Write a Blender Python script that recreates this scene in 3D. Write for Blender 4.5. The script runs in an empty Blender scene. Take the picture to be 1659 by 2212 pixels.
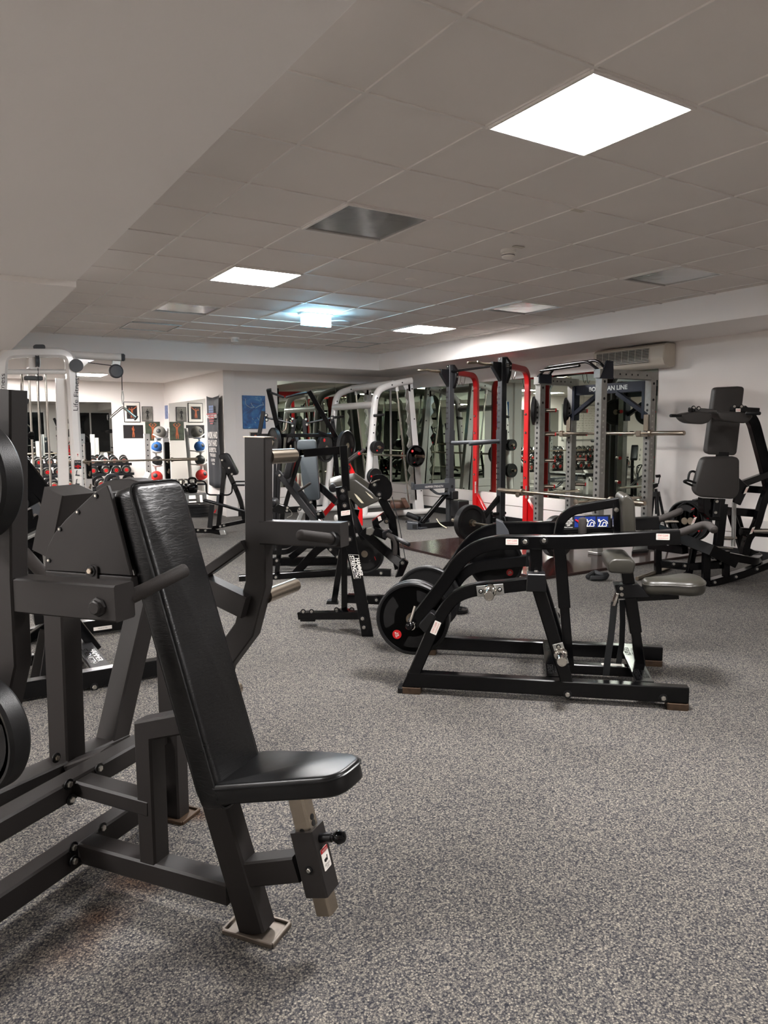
import bpy, bmesh, math, random
from mathutils import Vector as V, Matrix as M, Quaternion
random.seed(7)
C = bpy.context.scene.collection
PI = math.pi
H = 1.36
EYE = V((0, 0, H))
FP = 1574.69
def _rot(yaw, pitch, roll):
    f = V((math.sin(yaw)*math.cos(pitch), math.cos(yaw)*math.cos(pitch), math.sin(pitch)))
    r = V((math.cos(yaw), -math.sin(yaw), 0)); u = r.cross(f)
    c, s = math.cos(roll), math.sin(roll)
    return c*r+s*u, -s*r+c*u, f
RT, UP, FW = _rot(0.562445510, -0.107187716, -0.0055258)
# survey helpers: a sight line of the photograph cut with a real plane of the room or of a machine
def ray(px, py): return RT*((px-829.5)/FP) - UP*((py-1106)/FP) + FW
def hit(px, py, n, q):
    d = ray(px, py); return EYE + d*(n.dot(V(q)-EYE)/n.dot(d))
AX, AY, AZ = V((1, 0, 0)), V((0, 1, 0)), V((0, 0, 1))
def onX(px, py, x): return hit(px, py, AX, (x, 0, 0))
def onY(px, py, y): return hit(px, py, AY, (0, y, 0))
def onZ(px, py, z=0): return hit(px, py, AZ, (0, 0, z))
FH = V((FW.x, FW.y, 0)).normalized()
def atD(px, py, d): return hit(px, py, FH, FH*d)
class Frame:
    """a machine's own axes: u forward, v sideways, z up"""
    def __init__(s, o, deg):
        a = math.radians(deg); s.o = V((o[0], o[1], 0))
        s.u = V((-math.sin(a), -math.cos(a), 0)); s.v = V((math.cos(a), -math.sin(a), 0))
    def L(s, px, py, v): return hit(px, py, s.v, s.o+s.v*v)
    def U(s, px, py, u): return hit(px, py, s.u, s.o+s.u*u)
    def at(s, u, v, z): return s.o+s.u*u+s.v*v+AZ*z
    def loc(s, p): d = p-s.o; return V((d.dot(s.u), d.dot(s.v), d.z))
    def mir(s, p, c=0): q = s.loc(p); return s.at(q.x, 2*c-q.y, q.z)

# ---------- materials
def lin(c):
    if isinstance(c, str):
        c = [int(c[i:i+2], 16)/255 for i in (0, 2, 4)]
        return tuple(x/12.92 if x <= .04045 else ((x+.055)/1.055)**2.4 for x in c)+(1,)
    return tuple(c)+(1,)
def mat(name, col, rough=.5, metal=0, spec=.5, bump=0, bscale=200, var=0, vscale=6, coat=0, emit=None, es=1, detail=3, rvar=0):
    m = bpy.data.materials.new(name); m.use_nodes = True; nt = m.node_tree; b = nt.nodes['Principled BSDF']
    col = lin(col)
    b.inputs['Base Color'].default_value = col; b.inputs['Roughness'].default_value = rough
    b.inputs['Metallic'].default_value = metal; b.inputs['Specular IOR Level'].default_value = spec
    b.inputs['Coat Weight'].default_value = coat; b.inputs['Coat Roughness'].default_value = .08
    if emit:
        b.inputs['Emission Color'].default_value = lin(emit); b.inputs['Emission Strength'].default_value = es
    if bump or var or rvar:
        tc = nt.nodes.new('ShaderNodeTexCoord')
    if bump:
        n = nt.nodes.new('ShaderNodeTexNoise'); n.inputs['Scale'].default_value = bscale; n.inputs['Detail'].default_value = detail
        nt.links.new(tc.outputs['Object'], n.inputs['Vector'])
        bp = nt.nodes.new('ShaderNodeBump'); bp.inputs['Strength'].default_value = bump; bp.inputs['Distance'].default_value = .004
        nt.links.new(n.outputs['Fac'], bp.inputs['Height']); nt.links.new(bp.outputs['Normal'], b.inputs['Normal'])
    if var or rvar:
        n = nt.nodes.new('ShaderNodeTexNoise'); n.inputs['Scale'].default_value = vscale; n.inputs['Detail'].default_value = 6
        nt.links.new(tc.outputs['Object'], n.inputs['Vector'])
    if var:
        r = nt.nodes.new('ShaderNodeMapRange'); r.inputs[1].default_value = .3; r.inputs[2].default_value = .7
        r.inputs[3].default_value = 1-var; r.inputs[4].default_value = 1+var
        nt.links.new(n.outputs['Fac'], r.inputs[0])
        x = nt.nodes.new('ShaderNodeVectorMath'); x.operation = 'SCALE'; x.inputs[0].default_value = col[:3]
        nt.links.new(r.outputs[0], x.inputs['Scale']); nt.links.new(x.outputs[0], b.inputs['Base Color'])
    if rvar:
        r = nt.nodes.new('ShaderNodeMapRange'); r.inputs[1].default_value = .3; r.inputs[2].default_value = .7
        r.inputs[3].default_value = max(.03, rough-rvar); r.inputs[4].default_value = rough+rvar
        nt.links.new(n.outputs['Fac'], r.inputs[0]); nt.links.new(r.outputs[0], b.inputs['Roughness'])
    return m
def creased(m, k=.12, sc=(26, 26, 120)):
    nt = m.node_tree; b = nt.nodes['Principled BSDF']; tc = nt.nodes.new('ShaderNodeTexCoord'); mp = nt.nodes.new('ShaderNodeMapping'); mp.inputs['Scale'].default_value = sc
    n = nt.nodes.new('ShaderNodeTexNoise'); n.inputs['Scale'].default_value = 1; n.inputs['Detail'].default_value = 4; n.inputs['Distortion'].default_value = 1.2
    r = nt.nodes.new('ShaderNodeValToRGB'); r.color_ramp.elements[0].position = .42; r.color_ramp.elements[1].position = .56
    bp = nt.nodes.new('ShaderNodeBump'); bp.inputs['Strength'].default_value = k; bp.inputs['Distance'].default_value = .003
    L = nt.links.new; L(tc.outputs['Object'], mp.inputs[0]); L(mp.outputs[0], n.inputs['Vector']); L(n.outputs['Fac'], r.inputs[0]); L(r.outputs[0], bp.inputs['Height']); L(bp.outputs[0], b.inputs['Normal'])
    return m
X = dict(
    charcoal=mat('charcoal_powder_coat', '242120', .48, 0, .32, .12, 900, .06, 5),
    black=mat('gloss_black_paint', '070708', .16, 0, .32, .02, 300, rvar=.05),
    satin=mat('satin_black_paint', '0d0d0f', .4, 0, .35, .05, 500),
    rubber=mat('black_rubber', '0f0f10', .42, 0, .4, .12, 500, .1, 20),
    grip=mat('foam_grip', '2f2b29', .75, 0, .3, .2, 700),
    vinyl=creased(mat('black_vinyl', '0d0d0e', .34, 0, .42, rvar=.07, vscale=9)),
    greyvinyl=mat('grey_vinyl', '36342e', .34, 0, .5, .08, 700, .05, 8, rvar=.05),
    padgrey=mat('charcoal_vinyl', '322f2d', .55, 0, .4, .06, 900, .05, 9),
    slate=mat('slate_vinyl', '3f4549', .5, 0, .4, .05, 900),
    chrome=mat('chrome', 'd8d4cc', .14, 1, rvar=.04, vscale=30),
    steel=mat('brushed_steel', 'b5aa9b', .24, 1),
    footplate=mat('worn_foot_plate', '6e655c', .45, .6, var=.15, vscale=40),
    gunmetal=mat('gunmetal_paint', '2a2b2d', .42, 0, .4),
    vinylseat=mat('smooth_black_vinyl', '0d0d0e', .33, 0, .42, .08, 900, rvar=.05, vscale=9),
    bar=mat('barbell_steel', '9b9081', .3, 1, var=.1, vscale=20),
    zinc=mat('zinc_bolt', 'cfccc4', .3, 1),
    galv=mat('galvanised_plate', 'b4b4b0', .38, .9, var=.08, vscale=40),
    rack=mat('grey_rack_steel', '8d8b87', .38, .45, .5, .04, 200, .14, 12),
    rust=mat('worn_brown_plate', '4a3a2c', .55, .5, var=.25, vscale=40),
    white=mat('white_gloss_paint', 'e4e0dc', .22, 0, .5, var=.02, coat=.3),
    red=mat('red_gloss_paint', 'c80c12', .28, 0, .5, coat=.2),
    wall=mat('white_wall_paint', 'ece6e1', .75, 0, .25, .06, 120, .015, 1.5),
    soffit=mat('plaster_white', 'f0ebe7', .8, 0, .2, .04, 150),
    tile=mat('ceiling_tile', 'e6dfd9', .85, 0, .2, .12, 400, .03, 1.2),
    tbar=mat('ceiling_grid', 'e4ded8', .5, 0, .4),
    mirror=mat('mirror_glass', 'c3ccc0', .0, 1, .5),
    mirror2=mat('clear_mirror_glass', 'd6dad6', .0, 1, .5),
    dark=mat('dark_hole', '060606', .7),
    sticker=mat('white_sticker', 'e8e2da', .5),
    redink=mat('red_ink', 'b8231c', .5),
    whiteink=mat('white_ink', 'e6e2dc', .5),
    blackink=mat('black_ink', '101010', .5),
    blueink=mat('blue_print', '15307e', .45),
    badge=mat('red_badge', 'c4161c', .4),
    wood=mat('dark_wood_platform', '2b1512', .16, 0, .5, var=.25, vscale=3, coat=.4),
    brown=mat('brown_leather', '4a2f22', .5, var=.2, vscale=10),
    cream=mat('cream_plastic', 'c9c0b2', .45),
    grille=mat('dark_grille', '2a2724', .6),
    navy=mat('navy_steel', '0c1424', .35, .3),
    silver=mat('silver_paint', 'a8aaa8', .35, .6),
    strap=mat('black_webbing', '121416', .7, bump=.2, bscale=600),
    foam=mat('exposed_foam', 'd8d0b8', .9),
    plastic=mat('grey_plastic', '3c3e42', .4),
)

# ---------- mesh builder
class MB:
    def __init__(s): s.v = []; s.f = []
    def add(s, vs, fs):
        k = len(s.v); s.v += [V(p) for p in vs]; s.f += [tuple(i+k for i in f) for f in fs]; return s
    def bm(s, bm):
        bm.verts.index_update(); s.add([v.co.copy() for v in bm.verts], [[v.index for v in f.verts] for f in bm.faces]); bm.free(); return s
    def loft(s, rings, caps=True):
        n = len(rings[0]); vs = [p for r in rings for p in r]; fs = []
        for i in range(len(rings)-1):
            for j in range(n):
                a, b = i*n+j, i*n+(j+1) % n; fs.append((a, b, b+n, a+n))
        if caps: fs.append(tuple(range(n))[::-1]); fs.append(tuple(range((len(rings)-1)*n, len(rings)*n)))
        return s.add(vs, fs)
    def sweep(s, pts, w, h, n=None, c=.004):
        """rectangular tube along pts; w across n (out of plane), h in the plane"""
        pts = [V(p) for p in pts]
        if n is None:
            d = pts[-1]-pts[0]; n = d.cross(AZ) if abs(d.normalized().z) < .95 else V((1, 0, 0))
        n = n.normalized(); c = min(c, w*.3, h*.3); a, b = w/2, h/2
        prof = [(-a+c, -b), (a-c, -b), (a, -b+c), (a, b-c), (a-c, b), (-a+c, b), (-a, b-c), (-a, -b+c)]
        rings = []
        for i, p in enumerate(pts):
            t1 = (p-pts[i-1]).normalized() if i else None
            t2 = (pts[i+1]-p).normalized() if i < len(pts)-1 else None
            t = ((t1 or t2)+(t2 or t1)).normalized(); k = 1
            if t1 and t2: k = 1/max(.35, t.dot(t1))
            m = (n-t*n.dot(t)).normalized(); q = t.cross(m)
            rings.append([p+m*x+q*(y*k) for x, y in prof])
        return s.loft(rings)
    def pipe(s, pts, r, seg=12, cap=0):
        pts = [V(p) for p in pts]; rs = r if isinstance(r, (list, tuple)) else [r]*len(pts)
        if cap:      # domed ends
            for e in (0, 1):
                p = pts[-1] if e else pts[0]; q = pts[-2] if e else pts[1]; d = (p-q).normalized(); rr = rs[-1] if e else rs[0]
                ex = [(p+d*(rr*cap*math.sin(a)), rr*math.cos(a)) for a in (.5, 1.0, 1.35)]
                for pp, rad in ex:
                    if e: pts.append(pp); rs = list(rs)+[rad]
                    else: pts.insert(0, pp); rs = [rad]+list(rs)
        m = None; rings = []
        for i, p in enumerate(pts):
            t = (pts[min(i+1, len(pts)-1)]-pts[max(i-1, 0)]).normalized()
            if m is None: m = t.orthogonal().normalized()
            m = (m-t*m.dot(t)).normalized(); q = t.cross(m)
            rings.append([p+m*(rs[i]*math.cos(2*PI*j/seg))+q*(rs[i]*math.sin(2*PI*j/seg)) for j in range(seg)])
        return s.loft(rings)
    def lathe(s, o, ax, prof, seg=24):
        o = V(o); ax = V(ax).normalized(); m = ax.orthogonal().normalized(); q = ax.cross(m)
        return s.loft([[o+ax*z+m*(r*math.cos(2*PI*j/seg))+q*(r*math.sin(2*PI*j/seg)) for j in range(seg)] for r, z in prof])
    def ball(s, o, r, seg=20, sc=(1, 1, 1)):
        return s.loft([[V(o)+V((r*sc[0]*math.sin(a)*math.cos(2*PI*j/seg), r*sc[1]*math.sin(a)*math.sin(2*PI*j/seg), r*sc[2]*math.cos(a))) for j in range(seg)] for a in [PI*(.04+.92*i/11) for i in range(12)]])
    def prism(s, poly, vec, bev=0, seg=1):
        bm = bmesh.new(); a = [bm.verts.new(V(p)) for p in poly]; b = [bm.verts.new(V(p)+V(vec)) for p in poly]; n = len(a)
        bm.faces.new(a[::-1]); bm.faces.new(b)
        for i in range(n): bm.faces.new((a[i], a[(i+1) % n], b[(i+1) % n], b[i]))
        bmesh.ops.recalc_face_normals(bm, faces=bm.faces[:])
        if bev:
            es = [e for e in bm.edges if (e.verts[0] in a) == (e.verts[1] in a)] if seg > 1 else bm.edges[:]
            bmesh.ops.bevel(bm, geom=es, offset=bev, segments=seg, profile=.5, affect='EDGES', clamp_overlap=True)
        return s.bm(bm)
    def box(s, c, sx, sy, sz, bev=.003, a=0):
        r = M.Rotation(a, 3, 'Z'); c = V(c)
        return s.prism([c+r@V((x*sx/2, y*sy/2, -sz/2)) for x, y in ((-1, -1), (1, -1), (1, 1), (-1, 1))], (0, 0, sz), bev)
    def bar(s, a, b, r, seg=16): return s.pipe([a, b], r, seg)
def arc(pts, r=.05, k=5):
    """round the inner corners of a path"""
    pts = [V(p) for p in pts]; out = [pts[0]]
    for i in range(1, len(pts)-1):
        p = pts[i]; a = (pts[i-1]-p); b = (pts[i+1]-p); ra = min(r, a.length*.49); rb = min(r, b.length*.49)
        A = p+a.normalized()*ra; B = p+b.normalized()*rb
        for j in range(k+1):
            t = j/k; out.append(A*(1-t)**2+p*2*t*(1-t)+B*t*t)
    return out+[pts[-1]]
def smooth(pts, k=5):
    """a curve through the points of a path"""
    P_ = [V(p) for p in pts]; P_ = [P_[0]*2-P_[1]]+P_+[P_[-1]*2-P_[-2]]; out = []
    for i in range(1, len(P_)-2):
        a, b, c, d = P_[i-1:i+3]
        for j in range(k):
            t = j/k; out.append((b*2+(c-a)*t+(a*2-b*5+c*4-d)*t*t+(b*3-a-c*3+d)*t**3)*.5)
    return out+[P_[-2]]
def flat_holes(outer, holes_, half, bev):
    """filled flat outline with holes, thickened along z; returns an MB"""
    cu = bpy.data.curves.new('t', 'CURVE'); cu.dimensions = '2D'; cu.fill_mode = 'BOTH'; cu.extrude = half-bev; cu.bevel_depth = bev; cu.bevel_resolution = 1
    for pl in [outer]+holes_:
        sp = cu.splines.new('POLY'); sp.points.add(len(pl)-1); sp.use_cyclic_u = True
        for q, (x, y) in zip(sp.points, pl): q.co = (x, y, 0, 1)
    ob = bpy.data.objects.new('t', cu); C.objects.link(ob); bpy.context.view_layer.update()
    me = bpy.data.meshes.new_from_object(ob.evaluated_get(bpy.context.evaluated_depsgraph_get()))
    bpy.data.objects.remove(ob); bpy.data.curves.remove(cu)
    mb = MB().add([v.co.copy() for v in me.vertices], [tuple(p.vertices) for p in me.polygons]); bpy.data.meshes.remove(me); return mb
def rrect(o, x, y, r=.03, k=4):
    """outline of a rounded rectangle from corner o spanned by x and y"""
    o, x, y = V(o), V(x), V(y); return rpoly([o, o+x, o+x+y, o+y], r, k)
def rpoly(pts, r, k=4):
    pts = [V(p) for p in pts]; n = len(pts); rs = r if isinstance(r, (list, tuple)) else [r]*n; out = []
    for i in range(n):
        p = pts[i]; a = pts[i-1]-p; b = pts[(i+1) % n]-p; rr = min(rs[i], a.length*.48, b.length*.48)
        A = p+a.normalized()*rr; B = p+b.normalized()*rr
        for j in range(k+1):
            t = j/k; out.append(A*(1-t)**2+p*2*t*(1-t)+B*t*t)
    return out
ORG = {}
def _org(o):
    while o.parent: o = o.parent
    return V(ORG.get(o.name, (0, 0, 0)))
def mesh(name, mb, ang=32):
    me = bpy.data.meshes.new(name); me.from_pydata(mb.v, [], mb.f)
    bm = bmesh.new(); bm.from_mesh(me); bmesh.ops.recalc_face_normals(bm, faces=bm.faces[:]); bm.to_mesh(me); bm.free()
    me.polygons.foreach_set('use_smooth', [True]*len(me.polygons)); me.set_sharp_from_angle(angle=math.radians(ang)); me.update()
    return me
def tag(o, label, cat=None, group=None, kind=None):
    if label: o['label'] = label
    if cat: o['category'] = cat
    if group: o['group'] = group
    if kind: o['kind'] = kind
    return o
def thing(name, label, cat, loc=(0, 0, 0), group=None):
    o = bpy.data.objects.new(name, None); C.objects.link(o); o.location = loc; o.empty_display_size = .1; ORG[o.name] = V(loc)
    return tag(o, label, cat, group)
def part(name, mb, m, parent, label=None, ang=32):
    off = _org(parent); mb2 = MB(); mb2.v = [p-off for p in mb.v]; mb2.f = mb.f
    o = bpy.data.objects.new(name, mesh(name, mb2, ang)); o.data.materials.append(X[m] if isinstance(m, str) else m)
    C.objects.link(o); o.parent = parent
    return tag(o, label)
def single(name, mb, m, label, cat, group=None, kind=None, ang=32):
    lo = [min(p[i] for p in mb.v) for i in range(3)]; hi = [max(p[i] for p in mb.v) for i in range(3)]
    c = V(((lo[0]+hi[0])/2, (lo[1]+hi[1])/2, lo[2])); mb2 = MB(); mb2.v = [p-c for p in mb.v]; mb2.f = mb.f
    o = bpy.data.objects.new(name, mesh(name, mb2, ang)); o.data.materials.append(X[m] if isinstance(m, str) else m)
    o.location = c; C.objects.link(o); ORG[o.name] = c
    return tag(o, label, cat, group, kind)
def struct(name, mb, m): return single(name, mb, m, None, None, None, 'structure')
def dup(root, mw, label=None, group=None):
    r = root.copy(); C.objects.link(r); r.matrix_world = mw; ORG[r.name] = mw.to_translation()
    if label: r['label'] = label
    if group: r['group'] = group
    for ch in root.children:
        c = ch.copy(); C.objects.link(c); c.parent = r
        for g in ch.children:
            d = g.copy(); C.objects.link(d); d.parent = c
    return r
def turn(c, ax, spin=0):
    """matrix that brings local Z to ax at c"""
    q = AZ.rotation_difference(V(ax).normalized()); return M.Translation(V(c)) @ q.to_matrix().to_4x4() @ M.Rotation(spin, 4, 'Z')
_bolt = {}
def bolts(parent, spots, r=.011, m='zinc'):
    if (r, m) not in _bolt:
        b = MB().lathe((0, 0, 0), AZ, [(r*1.5, -.002), (r*1.5, .002), (.0005, .0021)], 16); nw = len(b.f)
        b.lathe((0, 0, 0), AZ, [(r*.9, .001), (r*.9, r*.65), (r*.72, r*.85)], 6)
        me = mesh('bolt', b, 20); me.materials.append(X['satin'] if m != 'dark' else X['dark']); me.materials.append(X[m])
        for i, pl in enumerate(me.polygons): pl.material_index = 0 if i < nw else 1
        _bolt[(r, m)] = me
    off = _org(parent)
    for p, n in spots:
        o = bpy.data.objects.new('bolt', _bolt[(r, m)]); C.objects.link(o); o.parent = parent
        o.matrix_local = turn(V(p)-off, n, .3)
def letters(s, o, xv, yv, parent, m='whiteink', name='lettering', ext=.0006, fat=.0, lift=.0008):
    """text filling the rectangle o, xv, yv"""
    cu = bpy.data.curves.new('t', 'FONT'); cu.body = s; cu.align_x = 'CENTER'; cu.size = 1; cu.offset = fat; cu.space_line = .85
    ob = bpy.data.objects.new('t', cu); C.objects.link(ob); bpy.context.view_layer.update()
    me = bpy.data.meshes.new_from_object(ob.evaluated_get(bpy.context.evaluated_depsgraph_get()))
    bpy.data.objects.remove(ob); bpy.data.curves.remove(cu)
    xs = [v.co.x for v in me.vertices]; ys = [v.co.y for v in me.vertices]; x0, x1, y0, y1 = min(xs), max(xs), min(ys), max(ys)
    o, xv, yv = V(o), V(xv), V(yv); n = xv.cross(yv).normalized()*lift; mb = MB()
    mb.add([o+n+xv*((v.co.x-x0)/(x1-x0))+yv*((v.co.y-y0)/(y1-y0)) for v in me.vertices], [tuple(p.vertices) for p in me.polygons])
    bpy.data.meshes.remove(me)
    return part(name, mb, m, parent)
def sticker(parent, c, xv, yv, lines=None, m='sticker', ink='redink', name='warning_sticker', label=None):
    """flat label centred at c spanned by half vectors xv, yv"""
    c, xv, yv = V(c), V(xv), V(yv); n = xv.cross(yv).normalized()
    s = part(name, MB().prism(rpoly([c-xv-yv, c+xv-yv, c+xv+yv, c-xv+yv], min(xv.length, yv.length)*.2, 3), n*.0012), m, parent, label)
    for t, y0, y1, k in (lines or []):
        letters(t, c-xv*k+yv*y0+n*.0012, xv*2*k, yv*(y1-y0), s, ink)
    return s
STAY = [('STAY CLEAR', .1, .7, .8), ('WHILE MACHINE IS IN USE', -.65, -.3, .8)]
LAMP = 15.0
# ---------- camera and view
sc = bpy.context.scene
cam = bpy.data.objects.new('camera', bpy.data.cameras.new('camera')); C.objects.link(cam)
cam.matrix_world = M(((RT.x, UP.x, -FW.x, 0), (RT.y, UP.y, -FW.y, 0), (RT.z, UP.z, -FW.z, H), (0, 0, 0, 1)))
cam.data.sensor_fit = 'VERTICAL'; cam.data.sensor_height = 36; cam.data.lens = FP*36/2212; cam.data.clip_start = .02
sc.camera = cam
sc.view_settings.view_transform = 'Standard'; sc.view_settings.look = 'None'; sc.view_settings.gamma = 1
sc.view_settings.exposure = EXPO = 3.15
w = bpy.data.worlds.new('world'); sc.world = w; w.use_nodes = True
w.node_tree.nodes['Background'].inputs[0].default_value = (.03, .03, .03, 1)
sc.cycles.max_bounces = 10; sc.cycles.diffuse_bounces = 5; sc.cycles.glossy_bounces = 6
sc.cycles.use_denoising = True; sc.cycles.sample_clamp_indirect = 6; sc.cycles.caustics_reflective = False

# ---------- carpet
def carpet():
    m = bpy.data.materials.new('loop_carpet'); m.use_nodes = True; nt = m.node_tree; b = nt.nodes['Principled BSDF']
    N = lambda t: nt.nodes.new('ShaderNode'+t); K = nt.links.new
    tc = N('TexCoord')
    vo = N('TexVoronoi'); vo.inputs['Scale'].default_value = 210; K(tc.outputs['Object'], vo.inputs['Vector'])
    n1 = N('TexNoise'); n1.inputs['Scale'].default_value = 150; n1.inputs['Detail'].default_value = 5; n1.inputs['Roughness'].default_value = .65; K(tc.outputs['Object'], n1.inputs['Vector'])
    sp = N('SeparateColor'); K(vo.outputs['Color'], sp.inputs[0])
    dm_ = N('Math'); dm_.operation = 'MULTIPLY_ADD'; dm_.inputs[1].default_value = -.34; dm_.inputs[2].default_value = .12; K(vo.outputs['Distance'], dm_.inputs[0])
    mx = N('Math'); mx.operation = 'MULTIPLY_ADD'; mx.inputs[1].default_value = .36; K(sp.outputs[0], mx.inputs[0])
    m2 = N('Math'); m2.operation = 'MULTIPLY_ADD'; m2.inputs[1].default_value = .75; K(n1.outputs['Fac'], m2.inputs[0]); K(dm_.outputs[0], m2.inputs[2]); K(m2.outputs[0], mx.inputs[2])
    cr = N('ValToRGB'); e = cr.color_ramp.elements
    e[0].position = .2; e[0].color = lin('27282d'); e[1].position = .82; e[1].color = lin('b2aa9c')
    for p, c in ((.36, '434348'), (.5, '64615e'), (.64, '827d75')):
        x = e.new(p); x.color = lin(c)
    K(mx.outputs[0], cr.inputs[0])
    # soft large-scale wear
    n2 = N('TexNoise'); n2.inputs['Scale'].default_value = .9; n2.inputs['Detail'].default_value = 3; K(tc.outputs['Object'], n2.inputs['Vector'])
    mr = N('MapRange'); mr.inputs[1].default_value = .35; mr.inputs[2].default_value = .65; mr.inputs[3].default_value = .78; mr.inputs[4].default_value = .97
    K(n2.outputs['Fac'], mr.inputs[0])
    sc_ = N('VectorMath'); sc_.operation = 'SCALE'; K(cr.outputs[0], sc_.inputs[0]); K(mr.outputs[0], sc_.inputs['Scale'])
    last = sc_.outputs[0]
    # rusty stains where the machine feet have bled into the pile
    for (x, y, r, a) in STAINS:
        mp = N('VectorMath'); mp.operation = 'SUBTRACT'; mp.inputs[1].default_value = (x, y, 0); K(tc.outputs['Object'], mp.inputs[0])
        ln = N('VectorMath'); ln.operation = 'LENGTH'; K(mp.outputs[0], ln.inputs[0])
        n3 = N('TexNoise'); n3.inputs['Scale'].default_value = 9; n3.inputs['Detail'].default_value = 4; K(tc.outputs['Object'], n3.inputs['Vector'])
        ad = N('Math'); ad.operation = 'MULTIPLY_ADD'; ad.inputs[1].default_value = r*1.2; K(n3.outputs['Fac'], ad.inputs[0]); K(ln.outputs['Value'], ad.inputs[2])
        rg = N('MapRange'); rg.inputs[1].default_value = r*1.5; rg.inputs[2].default_value = r*.55; rg.inputs[3].default_value = 0; rg.inputs[4].default_value = a
        K(ad.outputs[0], rg.inputs[0])
        mix = N('Mix'); mix.data_type = 'RGBA'; mix.blend_type = 'MULTIPLY'; mix.inputs[7].default_value = lin('bd8050')
        K(rg.outputs[0], mix.inputs[0]); K(last, mix.inputs[6]); last = mix.outputs[2]
    K(last, b.inputs['Base Color'])
    b.inputs['Roughness'].default_value = .95; b.inputs['Specular IOR Level'].default_value = .1
    bp = N('Bump'); bp.inputs['Strength'].default_value = .6; bp.inputs['Distance'].default_value = .006
    K(mx.outputs[0], bp.inputs['Height']); K(bp.outputs['Normal'], b.inputs['Normal'])
    return m
STAINS = [(*onZ(300, 1890)[:2], .16, .8), (*onZ(215, 1985)[:2], .12, .7), (*onZ(430, 1760)[:2], .07, .8), (*onZ(150, 2060)[:2], .12, .45)]
XL, XR, YB, YF, YA, ZC, ZS = -3.0, 7.47, -3.2, 11.6, 15.05, 2.669, 2.40
def blk(x0, x1, y0, y1, z0, z1, b=0): return MB().box(((x0+x1)/2, (y0+y1)/2, (z0+z1)/2), x1-x0, y1-y0, z1-z0, b)
fl = struct('floor', blk(XL, XR+.1, YB, YA+.1, -.1, 0), carpet())
# carpet coordinates follow the world: keep the origin of the slab at the world origin
for v_ in fl.data.vertices: v_.co += fl.location
fl.location = (0, 0, 0)
struct('ceiling', blk(XL, XR+.1, YB, YF, ZC, ZC+.1), 'tile')
GX = [1.5276+.6*k for k in range(-1, 9)]; GY = [1.9419+.6*k for k in range(-9, 15)]
g = MB()
for x in GX: g.box((x, (YB+10.4)/2, ZC-.003), .017, 10.4-YB, .008, .001)
for y in GY: g.box(((.9+6.5)/2, y, ZC-.0035), 5.6, .017, .008, .001)
struct('trim_1', g, 'tbar')
struct('trim_2', blk(6.48, XR+.1, YB, 10.41, ZS, ZC+.05, .002), 'soffit')
struct('trim_3', blk(XL, XR+.1, 10.41, YA+.1, ZS, ZC+.05, .002), 'soffit')
struct('trim_4', blk(XL, .955, YB, 5.43, ZS, ZC+.05, .002), 'soffit')
struct('trim_5', blk(XL, .955, 5.43, 10.40, 2.362, ZC+.05, .002), 'soffit')
struct('wall_right', blk(XR, XR+.1, YB, YF+.1, 0, ZC), 'wall')
struct('wall_back', blk(4.26, XR, YF, YF+.1, 0, ZS), 'wall')
struct('wall_alcove_side', blk(4.22, 4.30, YF, YA, 0, ZS), 'wall')
struct('wall_alcove', blk(XL, 4.22, YA, YA+.1, 0, ZS), 'wall')
struct('wall_left', blk(XL-.1, XL, YB, YA, 0, ZC), 'wall')
struct('wall_front', blk(XL, XR, YB-.1, YB, 0, ZC), 'wall')
struct('trim_6', blk(4.20, 4.40, YF-.05, YF, 0, ZS, .002), 'wall')
# wainscot ledge and carpeted skirting
t = blk(XR-.05, XR, YB, YF, .275, .43, .004); t2 = blk(XR-.042, XR, YB, YF, .10, .268, .003); t.add(t2.v, t2.f)
struct('trim_7', t, 'wall')
t = blk(4.42, XR-.06, YF-.04, YF, .275, .43, .004); t2 = blk(4.42, XR-.06, YF-.032, YF, .10, .268, .003); t.add(t2.v, t2.f)
struct('trim_8', t, 'wall')
struct('baseboard_right', blk(XR-.055, XR, YB, YF, 0, .10, .002), 'rubber')
struct('baseboard_back', blk(4.42, XR-.06, YF-.045, YF, 0, .10, .002), 'rubber')
# ---------- mirrors
def mirror(label, frame, m='mirror'):
    r = thing('wall_mirror', label, 'mirror', frame[0]); p = [part('mirror_panel', f, m, r) for f in frame[1]]; return r
def mX(ys, z0, z1, x): return [blk(x-.008, x-.001, a+.002, b-.002, z0, z1) for a, b in zip(ys, ys[1:])]
mirror('long wall mirror in panels behind the racks on the right wall', (V((XR, 8.5, .45)), mX([5.70, 6.85, 7.95, 9.05, 9.85, 10.65, 11.55], .445, 2.15, XR)))
mirror('wall mirror on the far wall, right of the blue painting', (V((6.3, YF, .45)), [blk(a+.002, b-.002, YF-.008, YF-.001, .445, 2.26) for a, b in ((5.17, 6.3), (6.3, 7.45))]))
mirror('mirror on the alcove back wall above the dumbbell rack', (V((1.8, YA, .9)), [blk(-.45, 3.18, YA-.008, YA-.001, .92, 1.995)]), 'mirror2')
mirror('mirror beside the dark banner on the alcove side wall', (V((4.22, 13.5, .5)), [blk(4.212, 4.219, a, b-.003, .35, 1.98) for a, b in ((12.5, 13.45), (13.45, 14.72))]), 'mirror2')
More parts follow.
